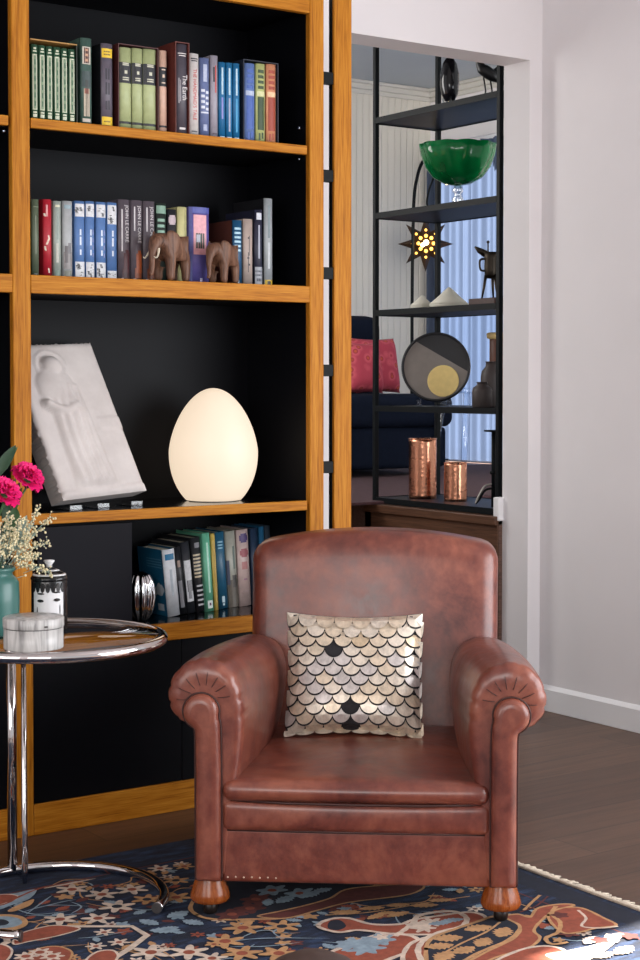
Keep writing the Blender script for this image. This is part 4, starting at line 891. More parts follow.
for k, (px, py, dy, R, lab) in enumerate(((27, 478, -0.02, 0.037, 'upper right of the two hot pink carnations in the teal vase'), (4, 493, -0.06, 0.038, 'lower left of the two hot pink carnations in the teal vase'))):
    c = atY(px, py, VP.y+dy)
    fl = thing('carnation', lab, 'flower', c, 0, 'pink flowers in the teal vase'); random.seed(50+k)
    b = MB()
    for ring_, (cnt, rad, lift, sz) in enumerate(((11, 0.023, -0.006, 0.018), (10, 0.019, 0.004, 0.017), (8, 0.013, 0.012, 0.015), (6, 0.007, 0.018, 0.012), (3, 0.002, 0.020, 0.010))):
        for i in range(cnt):
            a = 2*PI*i/cnt+ring_*0.4+random.uniform(-.15, .15); ca, sa = math.cos(a), math.sin(a); rows = []
            for j in range(5):
                t = j/4; row = []
                for q in range(7):
                    w = (q/6-0.5)*2; wid = sz*(0.3+0.9*t); rr = rad*0.25+(rad+sz*0.5)*t; fr = 0.004*t*math.sin(q*2.6+i)+random.uniform(-.0012, .0012)*t
                    zz = lift+sz*0.75*math.sin(t*1.5)*(1 if ring_ else 0.5)+fr-0.002*w*w
                    row.append((rr*ca-w*wid*sa, rr*sa+w*wid*ca, zz))
                rows.append(row)
            b.grid(rows, PNK, False, False, True)
    pe = b.build('petals', fl); pe.data.transform(Matrix.Rotation(0.75, 4, Vector((0.85, 0.5, 0)).normalized()))
    b = MB(); s0 = c; b.tube([Vector((0, 0, -0.004)), Vector((0.004, 0.01, -0.022))], [0.009, 0.005], GRN, 10); b.build('calyx', fl)
    b = MB(); b.tube([p-c for p in catmull([c+Vector((0.003, 0.008, -0.02)), c.lerp(TOPV, 0.5)+Vector((0.0, 0.012, 0.0)), TOPV+Vector((0.01, 0, -0.04))], 8)], 0.0022, GRN, 8); b.build('stem', fl)
def leaf(b, base, tip, width, m, up=Vector((0, 0, 1)), curl=0.2):
    base, tip = Vector(base), Vector(tip); d = tip-base; side = d.cross(Vector((-0.45, -0.85, 0.25))).normalized(); nrm = side.cross(d).normalized(); rows = []
    for j in range(11):
        t = j/10; w = width*math.sin(PI*min(1, t*0.98+0.02))**0.8; c = base+d*t+nrm*curl*d.length*t*(1-t)
        rows.append([c-side*w+nrm*w*0.25, c-side*w*0.5+nrm*w*0.08, c, c+side*w*0.5+nrm*w*0.08, c+side*w+nrm*w*0.25])
    b.grid(rows, m, False, False, True)
fg = thing('foliage_spray', 'bunch of green leaves in the teal vase behind the pink flowers', 'leaves', TOPV)
FI = -TOPV
def lf(px0, py0, px1, py1, w, m, dy=-0.03):
    b = MB(); leaf(b, atY(px0, py0, VP.y+dy)+FI, atY(px1, py1, VP.y+dy+0.01)+FI, w, m); b.build('leaf', fg)
lf(-6, 480, 16, 445, 0.013, DGR); lf(-2, 478, 18, 446, 0.006, GRN); lf(2, 520, 20, 482, 0.012, DGR); lf(4, 508, 16, 478, 0.008, GRN, -0.04); lf(8, 540, 17, 508, 0.017, GRN); lf(-2, 556, 14, 512, 0.016, DGR, -0.02); lf(10, 520, 22, 487, 0.007, GRN); lf(-14, 505, -4, 466, 0.02, DGR, 0.02)
lf(15, 548, 27, 515, 0.010, GGR); lf(12, 552, 25, 532, 0.011, GGR, -0.05); lf(10, 550, 35, 522, 0.006, GGR)
fs = thing('filler_spray', 'loose spray of tiny cream blossoms in the teal vase', 'flowers', TOPV); random.seed(5)
bs, bb = MB(), MB(); FS = -TOPV
sprays = [((16, 560), (50, 517)), ((16, 562), (48, 543)), ((16, 566), (50, 573)), ((14, 560), (38, 510)), ((10, 556), (22, 520)), ((6, 556), (8, 515)), ((0, 556), (-6, 520)), ((15, 565), (38, 556)), ((8, 560), (15, 530)), ((4, 562), (0, 536)), ((14, 562), (30, 533))]
for (a, c), (d, e) in sprays:
    dy = random.uniform(-0.07, -0.02); p0 = atY(a, c, VP.y+dy)+FS; p1 = atY(d, e, VP.y+dy+random.uniform(-0.03, 0.01))+FS
    pts = catmull([p0, p0.lerp(p1, 0.5)+Vector((0, 0, 0.008)), p1], 10); bs.tube(pts, 0.0009, GGR, 5)
    for i, p in enumerate(pts):
        if i < 4: continue
        for q in range(4):
            o = Vector((random.gauss(0, 1), random.gauss(0, 1), random.gauss(0, 1)))*0.0055; bs.tube([p, p+o], 0.0005, GGR, 4); r = random.uniform(0.0016, 0.0032); bb.ball(p+o, r, CRM, 6, 4)
for k in range(150):
    p = atY(random.gauss(8, 9), random.gauss(540, 12), VP.y-0.05+random.uniform(-.02, .02))+FS
    bb.ball(p, random.uniform(0.0018, 0.0036), CRM if random.random() < 0.8 else GGR, 6, 4)
    if k % 2: bs.tube([p, p*0.6+Vector((0, 0, -0.012))], 0.0007, GGR, 4)
bs.build('twigs', fs); o = bb.build('blossoms', fs); o['kind'] = 'stuff'

# ================================================================== RUG
RX1, RY1 = 2.604, 3.560; RX0, RY0 = -0.6, 1.2
NAVY = rug_field(); CREAMW = wool('cream_wool', (206, 188, 172)); TERRA = wool('terracotta_wool', (146, 74, 54)); TANW = wool('tan_wool', (186, 142, 98)); ICE = wool('ice_blue_wool', (134, 154, 168)); MAROON = wool('maroon_wool', (96, 46, 42)); DNAVY = wool('dark_navy_wool', (24, 30, 46)); FRINGE = wool('ivory_fringe', (196, 182, 164))
rg = thing('rug', 'navy oriental rug with cream flowers and terracotta scrolls under the armchair', 'rug', (1.4, 2.6, 0))
RI = Vector((-1.4, -2.6, 0)); ZR = 0.0042
lay = [0]
def shape(b, pts, m):
    lay[0] += 1; z = ZR+0.0002+lay[0]*0.000004
    vs = [(p[0]+RI.x, p[1]+RI.y, z) for p in pts]
    b.faces(vs, [tuple(range(len(vs)))], m)
def G(px, py): q = atZ(px, py+1.5, ZR); return Vector((q.x, q.y, 0))
def ribbon(b, pts, w, m, taper=False):
    lay[0] += 1; z = ZR+0.0002+lay[0]*0.000004; n = len(pts); rows = []
    for i, p in enumerate(pts):
        t = (pts[min(i+1, n-1)]-pts[max(i-1, 0)]).normalized(); s = Vector((-t.y, t.x, 0)); ww = 0.72*w*(math.sin(PI*(0.08+0.9*i/(n-1))) if taper else 1)*(1+0.12*math.sin(i*1.7))
        rows.append([p+s*ww/2+RI+Vector((0, 0, z)), p-s*ww/2+RI+Vector((0, 0, z))])
    b.grid(rows, m, False, False, False)
def blob(b, c, r, m, lobes=0, amp=0.0, el=1.0, rot=0.0, n=36, jag=0, k=0.6):
    r = r*k
    P = []
    for i in range(n):
        a = 2*PI*i/n; rr = r*(1+amp*math.cos(lobes*a)+(jag*random.uniform(-1, 1) if jag else 0)); x, y = rr*math.cos(a)*el, rr*math.sin(a)
        P.append((c[0]+x*math.cos(rot)-y*math.sin(rot), c[1]+x*math.sin(rot)+y*math.cos(rot)))
    shape(b, P, m)
def flower(b, c, r, m, mid=TERRA, rot=0.3):
    r = r*0.70
    blob(b, c, r*0.70, m, 6, 0.40, 1, rot, 48, 0, 1)
    blob(b, c, r*0.27, mid, 0, 0, 1, 0, 12, 0, 1)
def pxpath(L, n=8, closed=False): return catmull([G(*p) for p in L], n, closed)
def fillp(b, L, m, out=None, w=0.012, n=6):
    P = pxpath(L, n, True); shape(b, [(p.x, p.y) for p in P], m)
    if out: ribbon(b, P+[P[0], P[1]], w, out)
def leafm(b, c, L, ang, m, w=0.35):
    P = []; k = 18; L = L*0.56
    for s in (1, -1):
        for i in range(k):
            t = i/(k-1) if s > 0 else 1-i/(k-1); ww = s*L*w*0.5*math.sin(PI*t)**0.8*(1+0.35*(i % 3-1)*0.6)
            x, y = (t-0.5)*L, ww; P.append((c[0]+x*math.cos(ang)-y*math.sin(ang), c[1]+x*math.sin(ang)+y*math.cos(ang)))
    shape(b, P, m)
def f(b):
    b.box((RX0+RI.x, RY0+RI.y, 0.0005), (RX1+RI.x, RY1+RI.y, ZR), NAVY, 0.002)
    random.seed(21)
    # guard stripe and thin border lines parallel to the edges
    ribbon(b, [Vector((RX1-0.055, RY0, 0)), Vector((RX1-0.055, RY1, 0))], 0.085, DNAVY)
    for o, w, m in ((0.135, 0.006, MAROON),):
        ribbon(b, [Vector((RX1-o, RY0+0.1, 0)), Vector((RX1-o, RY1-o, 0))], w, m); 
    ribbon(b, [Vector((RX0, RY1-0.17, 0)), Vector((RX1-0.135, RY1-0.14, 0))], 0.006, MAROON)
    for k in range(520):      # scattered small filling motifs woven between the large ones
        x, y = random.uniform(1.15, RX1-0.16), random.uniform(2.45, RY1-0.16); c = (x, y)
        q = random.random()
        if q < 0.40: leafm(b, c, random.uniform(.05, .08), random.uniform(0, 6.3), random.choice((ICE, ICE, MAROON, TANW, TERRA)), 0.5)
        elif q < 0.62: blob(b, c, random.uniform(.018, .028), random.choice((MAROON, TERRA, TANW, ICE)), 5, 0.3, 1.2, random.uniform(0, 3))
        elif q < 0.84:
            a = random.uniform(0, 6.3); L = random.uniform(.04, .09); e = [Vector((x, y, 0)), Vector((x+L*math.cos(a), y+L*math.sin(a), 0)), Vector((x+1.7*L*math.cos(a+.5), y+1.7*L*math.sin(a+.5), 0))]
            ribbon(b, catmull(e, 5), 0.006, random.choice((ICE, TANW, DNAVY)), True)
        else: flower(b, c, random.uniform(.022, .032), random.choice((CREAMW, TANW, TERRA)), MAROON, random.uniform(0, 1))
    ice_twigs = [((22, 912), (50, 905), (90, 906)), ((26, 914), (45, 900), (52, 895)), ((28, 910), (60, 902), (76, 899)), ((24, 915), (60, 915), (92, 912)), ((78, 938), (100, 936), (132, 930)), ((225, 942), (262, 938), (330, 938)), ((236, 940), (262, 930), (296, 934)), ((230, 946), (265, 946), (300, 942))]
    for t in ice_twigs: ribbon(b, pxpath(t, 8), 0.006, ICE, True)
    # large cartouche at the left
    for L, m in (([(-30, 962), (16, 937), (60, 926), (132, 926), (147, 935), (130, 948), (108, 962)], CREAMW),): ribbon(b, [G(*p) for p in L], 0.020, m)
    fillp(b, [(16, 936), (30, 930), (55, 925), (80, 928), (60, 935), (30, 941), (14, 944)], TERRA, CREAMW, 0.007)
    fillp(b, [(20, 962), (34, 950), (56, 946), (72, 952), (64, 964), (40, 968)], TERRA, TANW, 0.007)
    fillp(b, [(-20, 950), (0, 944), (12, 950), (4, 962), (-20, 966)], TERRA, CREAMW, 0.007)
    fillp(b, [(86, 962), (96, 952), (112, 950), (118, 956), (108, 966)], TERRA, CREAMW, 0.008)
    for c in ((40, 952), (26, 956), (52, 956)): blob(b, G(*c), 0.035, CREAMW, 7, 0.3, 1, 0.4, 40); blob(b, G(*c), 0.016, TERRA)
    # terracotta and ice palmette at the far left
    fillp(b, [(-40, 905), (-10, 896), (14, 893), (36, 889), (30, 898), (14, 904), (-10, 912), (-40, 914)], ICE)
    fillp(b, [(-40, 899), (-10, 895), (10, 894), (18, 897), (2, 904), (-20, 908)], TERRA, CREAMW, 0.006)
    fillp(b, [(8, 910), (24, 902), (34, 899), (30, 905), (14, 911)], TANW)
    fillp(b, [(-20, 918), (2, 914), (22, 916), (28, 923), (18, 929), (-4, 931), (-24, 928)], TANW); fillp(b, [(-20, 920), (2, 916), (18, 918), (22, 923), (12, 927), (-4, 928), (-24, 926)], ICE); fillp(b, [(-14, 921), (2, 919), (9, 922), (4, 925), (-10, 925)], DNAVY)
    ribbon(b, pxpath([(-40, 908), (0, 905), (20, 896), (44, 887), (96, 877)], 8), 0.010, TERRA, True); ribbon(b, pxpath([(44, 888), (70, 883), (96, 878)], 8), 0.013, CREAMW, True)
    for c, r, m in (((72, 889), .060, CREAMW), ((102, 894), .058, CREAMW), ((117, 906), .064, CREAMW), ((60, 919), .060, CREAMW), ((98, 918), .056, CREAMW), ((132, 889), .058, CREAMW), ((151, 952), .066, CREAMW), ((189, 952), .066, CREAMW), ((212, 958), .05, CREAMW), ((145, 873), .045, TANW), ((147, 899), .055, TANW), ((176, 897), .058, TANW), ((243, 927.5), .066, TANW), ((282, 926), .062, TANW), ((225, 941), .066, TANW), ((242, 953), .066, TANW), ((279, 953), .064, TANW), ((214, 944), .03, TANW), ((104, 932), .034, CREAMW), ((119, 942), .036, CREAMW), ((96, 946), .034, CREAMW), ((176, 880), .05, TANW), ((160, 868), .045, CREAMW), ((184, 866), .04, TANW)):
        flower(b, G(*c), r, m, TERRA if random.random() < .75 else DNAVY, random.uniform(0, 1))
    for c, L, a in (((149, 922), .10, 1.9), ((165, 930), .12, -0.55), ((178, 914), .11, 0.2), ((193, 922), .10, 2.0), ((140, 912), .07, 0.3)): leafm(b, G(*c), L, a, ICE, 0.55)
    # tan outlined medallion under the armchair front
    fillp(b, [(196, 914), (215, 919), (250, 919), (290, 917), (330, 905), (352, 893), (380, 880), (300, 872), (220, 880), (192, 903)], DNAVY, TANW, 0.014)
    for c in ((256, 899), (250, 908), (232, 914), (300, 893), (272, 890)): blob(b, G(*c), 0.045, ICE if c[0] > 265 else MAROON, 6, 0.25, 1.4, 0.3); blob(b, G(*c), 0.018, TERRA)
    for c, L, a in (((285, 899), .12, 0.4), ((310, 894), .12, 0.2), ((322, 890), .1, 0.0), ((268, 902), .09, 0.9)): leafm(b, G(*c), L, a, ICE, 0.5)
    fillp(b, [(258, 916), (280, 911), (306, 905), (330, 898), (352, 888), (420, 884), (410, 894), (350, 902), (318, 910), (286, 918)], MAROON, TANW, 0.009)
    # sprig of tan leaves on navy
    for c, L, a in (((345, 912), .13, -0.5), ((372, 908), .11, -0.4), ((376, 916), .10, 0.2), ((398, 914), .11, 0.0), ((398, 905), .10, -0.4), ((424, 905), .12, -0.5), ((440, 900), .1, -0.5)): leafm(b, G(*c), L, a, TANW, 0.42)
    ribbon(b, pxpath([(325, 915), (370, 912), (430, 902), (470, 896)], 8), 0.006, TANW)
    # terracotta scrollwork to the right
    fillp(b, [(318, 926), (330, 919), (348, 918), (372, 924), (400, 924), (412, 920), (436, 916), (470, 912), (486, 918), (474, 930), (440, 934), (396, 934), (360, 930), (338, 932)], TERRA, CREAMW, 0.014)
    fillp(b, [(330, 921), (340, 920), (346, 926), (338, 930), (328, 928)], DNAVY)
    fillp(b, [(322, 958), (350, 944), (382, 934), (412, 936), (420, 946), (392, 958), (360, 970), (330, 972)], TERRA, CREAMW, 0.016)
    for c in ((352, 944), (366, 948), (378, 940)): blob(b, G(*c), 0.05, ICE, 7, 0.25, 1.3, 0.2, 40, 0.08)
    blob(b, G(381, 937), 0.024, CREAMW, 5, 0.3)
    for c in ((418, 924), (432, 922), (424, 928)): blob(b, G(*c), 0.034, CREAMW, 6, 0.35, 1.2, 0.4, 40, 0.1)
    fillp(b, [(404, 962), (408, 946), (424, 938), (444, 936), (440, 950), (430, 966)], TERRA, CREAMW, 0.014)
    ribbon(b, pxpath([(395, 936), (404, 930), (414, 922), (420, 915), (450, 911), (466, 917), (462, 926), (440, 932), (424, 940), (418, 952), (428, 970)], 8), 0.018, CREAMW)
    for c in ((440, 923), (452, 920)): leafm(b, G(*c), 0.10, -0.3, ICE, 0.45)
    # navy reserve with tan leaves and its tan border
    fillp(b, [(426, 950), (432, 938), (452, 930), (476, 922), (496, 916), (514, 920), (520, 928), (508, 940), (480, 952), (452, 966), (430, 966)], DNAVY, TANW, 0.013)
    for c, L, a in (((478, 928), .12, -0.2), ((503, 932), .12, 0.6), ((448, 938), .12, -0.4), ((440, 946), .11, -0.3), ((464, 950), .11, 0.1), ((483, 942), .11, 0.5), ((444, 956), .12, 0.4)): leafm(b, G(*c), L, a, TANW, 0.6)
    ribbon(b, pxpath([(436, 958), (460, 944), (486, 932), (500, 922)], 8), 0.008, TANW)
    fillp(b, [(505, 917), (518, 914), (530, 917), (538, 908), (560, 904), (574, 905), (556, 910), (544, 918), (534, 930), (540, 938), (528, 948), (500, 956), (470, 968), (450, 972), (486, 952), (514, 938), (520, 926)], TERRA, TANW, 0.010)
    fillp(b, [(548, 916), (562, 908), (582, 908), (604, 918), (616, 925), (596, 928), (580, 932), (562, 932)], TERRA, TANW, 0.010)
    ribbon(b, pxpath([(556, 906), (552, 914), (560, 922), (558, 932), (546, 938), (552, 944), (568, 942)], 8), 0.014, TANW)
    ribbon(b, pxpath([(578, 910), (586, 918), (582, 926), (600, 928), (618, 926)], 8), 0.009, CREAMW)
    fillp(b, [(490, 966), (520, 950), (548, 946), (566, 952), (560, 966), (520, 975)], TERRA, CREAMW, 0.012)
    fillp(b, [(545, 955), (570, 950), (596, 944), (612, 934), (624, 934), (616, 942), (600, 954), (575, 964)], CREAMW)
    for c, L, a in (((590, 940), .10, 0.4), ((612, 938), .1, 1.2), ((624, 950), .12, 0.2), ((604, 955), .1, 0.0)): leafm(b, G(*c), L, a, CREAMW, 0.5)
    ribbon(b, pxpath([(524, 910), (532, 902), (540, 895)], 6), 0.010, TANW); ribbon(b, pxpath([(520, 912), (536, 906), (548, 896)], 6), 0.006, MAROON)
    for c in ((560, 915), (600, 940), (630, 936)): blob(b, G(*c), 0.03, MAROON, 5, 0.2)
    # the rest of the field, mostly outside the photograph
    for k in range(120):
        x, y = random.uniform(RX0+0.2, RX1-0.2), random.uniform(RY0+0.1, 2.42)
        if x > 1.3+(2.95-y)*0.2 and y > 2.3: continue
        if k % 3 == 0: leafm(b, (x, y), random.uniform(.1, .16), random.uniform(0, 6), random.choice((ICE, TANW, TERRA)), 0.5)
        else: flower(b, (x, y), random.uniform(.05, .075), random.choice((CREAMW, TANW, CREAMW, TERRA)), MAROON, random.uniform(0, 1))
one(f, 'pile', rg)
def f(b):
    random.seed(9); y = RY0
    while y < RY1:
        l = random.uniform(0.016, 0.034); j = random.uniform(-0.012, 0.012)
        b.tube([(RX1+RI.x-0.004, y+RI.y, 0.007), (RX1+RI.x+l*0.5, y+RI.y+j*0.5, 0.006), (RX1+RI.x+l, y+RI.y+j, 0.003)], [0.0032, 0.0030, 0.0022], FRINGE, 5); y += 0.0062
o = one(f, 'fringe', rg); o['kind'] = 'stuff'
# rounded brown footstool just inside the bottom edge of the picture
D = FW*2.35 + RT*((313-320)/FPX*2.35); SP = CAM+D
zs = EYE + (sight(310, 950.5)*2.35).z - 0.012
st = thing('footstool', 'dark brown domed footstool just showing at the bottom edge', 'stool', (SP.x, SP.y, ZR))
SB = cm((66, 48, 42), 0.6, 0, 0.12, 30, 'dark_brown_hide')
one(lambda b: b.lathe([(0.001, zs-ZR-0.0), (0.03, zs-ZR-0.004), (0.06, zs-ZR-0.018), (0.085, zs-ZR-0.045), (0.098, zs-ZR-0.085), (0.10, zs-ZR-0.13), (0.095, zs-ZR-0.18), (0.001, zs-ZR-0.18)][::-1], SB, 40), 'padded_top', st)
for k in range(3):
    a = 2*PI*k/3+0.5; one(lambda b: b.tube([(0.06*math.cos(a), 0.06*math.sin(a), zs-ZR-0.17), (0.11*math.cos(a), 0.11*math.sin(a), 0.005)], [0.013, 0.009], WALNUT, 10), 'leg', st)

# ================================================================== ETAGERE ON THE UPPER LEVEL
EX0, EY0 = 3.902, 4.462
EY1 = atX(372.5, 300, EX0).y; EX1 = atY(438.0, 300, EY1).x
et = thing('etagere', 'open black steel shelving unit standing beyond the wall opening', 'shelving', ((EX0+EX1)/2, (EY0+EY1)/2, ZU))
EI = Matrix.Translation(-et.location); pw = 0.019; ETOP = 2.86
SHZ = [2.224, 1.846, 1.458, 1.076, 0.708]
for x in (EX0, EX1-pw):
    for y in (EY0, EY1-pw): one(lambda b: b.box((x, y, ZU+0.001), (x+pw, y+pw, ETOP), STEEL, 0.002, EI), 'post', et)
for z in SHZ+[2.585]:
    def f(b):
        t = 0.018
        b.box((EX0+0.004, EY0+0.004, z-t), (EX1-0.004, EY1-0.004, z), SHELFSTEEL, 0.001, EI)
    sh = one(f, 'shelf', et)
    def f(b):
        for (a, c) in (((EX0, EY0+pw), (EX0+0.006, EY1-pw)), ((EX1-0.006, EY0+pw), (EX1, EY1-pw)), ((EX0+pw, EY0), (EX1-pw, EY0+0.006)), ((EX0+pw, EY1-0.006), (EX1-pw, EY1))): b.box((a[0], a[1], z-0.021), (c[0], c[1], z+0.002), STEEL, 0, EI)
    one(f, 'shelf_rim', sh)
XM = 4.055
def ey(px, X=XM): return atX(px, 300, X).y
# green bowl
yb = ey(457.5); bo = thing('green_bowl', 'large fluted emerald glass bowl on a clear pedestal', 'bowl', (XM, yb, SHZ[1]))
GG = green_glass()
def f(b):
    N = 96; prof = [(0.008, 0.072), (0.05, 0.078), (0.095, 0.100), (0.125, 0.135), (0.142, 0.175), (0.150, 0.213), (0.146, 0.2135), (0.137, 0.178), (0.118, 0.138), (0.088, 0.105), (0.045, 0.085), (0.004, 0.08)]
    rows = []; prof = [(r, 0.088+(z-0.072)*1.12) for r, z in prof]
    for r, z in prof:
        rows.append([(r*(1+0.032*(abs(math.sin(5.5*a))-0.5)*min(1, r/0.08))*math.cos(a), r*(1+0.032*(abs(math.sin(5.5*a))-0.5)*min(1, r/0.08))*math.sin(a), z+(0.003*(abs(math.sin(5.5*a))-0.5) if z > 0.2 else 0)) for a in (2*PI*i/N for i in range(N))])
    b.grid(rows, GG, True, True, True)
one(f, 'bowl_body', bo)
one(lambda b: b.lathe([(0.001, 0), (0.046, 0), (0.05, 0.004), (0.044, 0.010), (0.02, 0.014), (0.014, 0.022), (0.024, 0.032), (0.014, 0.046), (0.012, 0.058), (0.022, 0.068), (0.016, 0.078), (0.012, 0.090), (0.001, 0.090)], CRYSTAL, 32), 'pedestal', bo)
# dark glass vase and bird on the top visible shelf
yv = ey(449, 4.06); dv = thing('dark_vase', 'dark oval glass vase on clear legs on the highest shelf in view', 'vase', (4.06, yv, SHZ[0]))
DKG = cm((26, 24, 28), 0.12, 0, 0.2, 20, 'near_black_glass')
one(lambda b: b.lathe([(0.001, 0.045), (0.018, 0.045), (0.032, 0.07), (0.038, 0.11), (0.037, 0.15), (0.028, 0.19), (0.016, 0.21), (0.001, 0.212)], DKG, 32), 'vase_body', dv)
for k in range(3):
    a = 2*PI*k/3; one(lambda b: b.tube([(0.024*math.cos(a), 0.024*math.sin(a), 0.058), (0.034*math.cos(a), 0.034*math.sin(a), 0.001)], 0.005, CRYSTAL, 8), 'clear_leg', dv)
yb2 = ey(486, 4.05); bd = thing('bird_figurine', 'black long beaked bird figurine on the highest shelf in view', 'figurine', (4.05, yb2, SHZ[0]))
DB = cm((20, 20, 22), 0.35, 0, 0.1, 20, 'black_bronze')
ux, uy = _c, -_s
def bp(u, z, w=0): return (u*ux+w*uy*-1*0, u*uy, z)
skin_body('body', [bp(0.0, 0.115), bp(-0.02, 0.135), bp(-0.034, 0.165), bp(-0.03, 0.19), bp(-0.05, 0.195), bp(-0.085, 0.185), bp(0.035, 0.10), bp(0.07, 0.075)], [(0, 1), (1, 2), (2, 3), (3, 4), (4, 5), (0, 6), (6, 7)], [0.026, 0.020, 0.012, 0.012, 0.010, 0.003, 0.02, 0.006], DB, bd)
for s in (-0.012, 0.012): one(lambda b: b.tube([bp(s, 0.10), bp(s+0.008, 0.05), bp(s, 0.001)], 0.003, DB, 6), 'leg', bd)
one(lambda b: b.tube([bp(0.03, 0.12), bp(0.06, 0.14), bp(0.085, 0.18)], [0.012, 0.014, 0.003], DB, 8), 'wing', bd)
# two cream cone lidded dishes
CRC = cm((206, 202, 188), 0.5, 0, 0.04, 10, 'cream_ceramic')
for px, R, H, lab in ((422, 0.048, 0.060, 'smaller of the two cream cone shaped ceramics on third shelf'), (449, 0.078, 0.086, 'larger of the two cream cone shaped ceramics on third shelf')):
    c = thing('cone_dish', lab, 'ceramic', (4.03 if R < .06 else 4.05, ey(px, 4.03 if R < .06 else 4.05), SHZ[2]), 0, 'cream cone ceramics')
    one(lambda b: b.lathe([(0.001, 0), (R*0.72, 0), (R*0.9, 0.004), (R, 0.016), (R*0.98, 0.018), (0.001, 0.018)], CRC, 40), 'dish', c)
    one(lambda b: b.lathe([(R*0.97, 0.0185), (R*0.99, 0.02), (R*0.60, 0.018+(H-0.018)*0.40), (R*0.24, 0.018+(H-0.018)*0.80), (R*0.08, H-0.003), (0.001, H)], CRC, 40), 'cone_lid', c)
# bronze tripod vessel on its block
yj = ey(491, 4.05); bkz = 0.03
bl = tag(one(lambda b: b.box((-0.055, -0.075, 0), (0.055, 0.075, bkz), BLOCKWOOD, 0.002), 'wooden_block'), 'dark red wooden block under the bronze vessel', 'block'); bl.location = (4.05, ey(489, 4.05)-0.02, SHZ[2])
jv = thing('bronze_vessel', 'dark bronze three legged wine vessel on a wooden block', 'vessel', (4.05, yj, SHZ[2]+bkz))
one(lambda b: b.lathe([(0.001, 0.075), (0.016, 0.077), (0.024, 0.09), (0.026, 0.115), (0.025, 0.15), (0.032, 0.175), (0.029, 0.175), (0.022, 0.15), (0.001, 0.09)], IRON, 28), 'cup', jv)
for k in range(3):
    a = 2*PI*k/3+0.6; one(lambda b: b.tube([(0.02*math.cos(a), 0.02*math.sin(a), 0.09), (0.028*math.cos(a), 0.028*math.sin(a), 0.04), (0.036*math.cos(a), 0.036*math.sin(a), 0.0)], [0.006, 0.005, 0.003], IRON, 8), 'leg', jv)
one(lambda b: b.tube(catmull([(-0.022*ux, -0.022*uy, 0.15), (-0.042*ux, -0.042*uy, 0.145), (-0.04*ux, -0.04*uy, 0.11), (-0.022*ux, -0.022*uy, 0.105)], 5), 0.004, IRON, 8), 'handle', jv)
one(lambda b: b.tube([(-0.02*ux, -0.02*uy, 0.168), (-0.045*ux, -0.045*uy, 0.182), (-0.062*ux, -0.062*uy, 0.196)], [0.014, 0.011, 0.003], IRON, 8), 'spout', jv)
one(lambda b: (b.tube([(0.0, 0.018, 0.17), (0.0, 0.018, 0.215)], 0.003, IRON, 8), b.ball((0, 0.018, 0.215), 0.006, IRON)), 'post_knob', jv)
# round disc artwork on clear stand
P = atX(436, 367, 4.05); dz = P.z; DR = 0.137
da = thing('disc_artwork', 'round black and taupe disc artwork with a pale yellow circle on a clear stand', 'artwork', (4.05, P.y, SHZ[3]))
dd = Vector((-4.05, -P.y, 0)).normalized(); DM = Matrix(((-dd.y*-1*-1, -dd.x, 0), (dd.x, -dd.y, 0), (0, 0, 1)))
ang = math.atan2(dd.y, dd.x)+PI/2-0.12; DT = Matrix.Translation((0, 0, dz-SHZ[3])) @ Matrix.Rotation(ang, 4, 'Z') @ Matrix.Rotation(-0.08, 4, 'X')
BLKD = cm((28, 28, 32), 0.5, 0, 0.1, 10); TAU = cm((128, 120, 114), 0.6, 0, 0.06, 30); YEL = cm((232, 204, 130), 0.5, 0, 0.06, 40)
def rnd(r, y, z0=0, c=(0, 0), n=64): return [(c[0]+r*math.cos(2*PI*i/n), y, c[1]+r*math.sin(2*PI*i/n)) for i in range(n)]
def f(b):
    b.grid([rnd(DR-0.008, 0.012), rnd(DR, 0.010), rnd(DR, -0.012), rnd(DR-0.003, -0.016), rnd(DR-0.009, -0.014), rnd(DR-0.009, -0.004)], BLKD, True, True, True, DT)
one(f, 'rimmed_disc', da)
def f(b):
    R = DR-0.010; t0, t1 = math.radians(128), math.radians(352); P = [(R*math.cos(t0+(t1-t0)*k/50), -0.0055, R*math.sin(t0+(t1-t0)*k/50)) for k in range(51)]
    b.faces(P, [tuple(range(51))], TAU, False, DT)
one(f, 'taupe_field', da)
def f(b): b.grid([rnd(0.0625, -0.0056, 0, (0.030, -0.056)), rnd(0.0625, -0.0085, 0, (0.030, -0.056)), rnd(0.060, -0.0095, 0, (0.030, -0.056))], YEL, True, True, False, DT)
one(f, 'yellow_circle', da)
def f(b):
    T = Matrix.Rotation(ang, 4, 'Z')
    for x in (-0.07, 0.05): b.box((x, -0.05, 0.0), (x+0.008, 0.06, 0.006), ACRYLIC, 0.001, T); b.box((x, 0.022, 0.006), (x+0.008, 0.03, 0.10), ACRYLIC, 0.001, T); b.box((x, -0.05, 0.006), (x+0.008, -0.044, 0.026), ACRYLIC, 0.001, T)
one(f, 'clear_stand', da)
# dark vases
DV = cm((58, 48, 46), 0.55, 0, 0.1, 14, 'matt_brown_black_clay'); TW = cm((92, 54, 40), 0.5, 0, 0.15, 20, 'brown_turned_wood')
for px, X, R, H, lab, mm in ((482.5, 3.99, 0.038, 0.094, 'short dark clay bottle vase at front of fourth shelf', DV), (491.5, 4.075, 0.040, 0.172, 'taller dark clay bottle vase behind the short one', DV)):
    v = thing('clay_vase', lab, 'vase', (X, ey(px, X), SHZ[3]), 0, 'dark vases on the fourth shelf')
    one(lambda b: b.lathe([(0.001, 0), (R*0.94, 0), (R, 0.004), (R, H*0.68), (R*0.9, H*0.80), (R*0.55, H*0.90), (R*0.5, H), (R*0.4, H), (R*0.38, H*0.92), (0.001, H*0.9)], mm, 36), 'vase_body', v)
    one(lambda b: b.lathe([(R*0.40, H-0.001), (R*0.56, H-0.001), (R*0.58, H+0.003), (R*0.42, H+0.003)], mm, 36), 'lip', v)
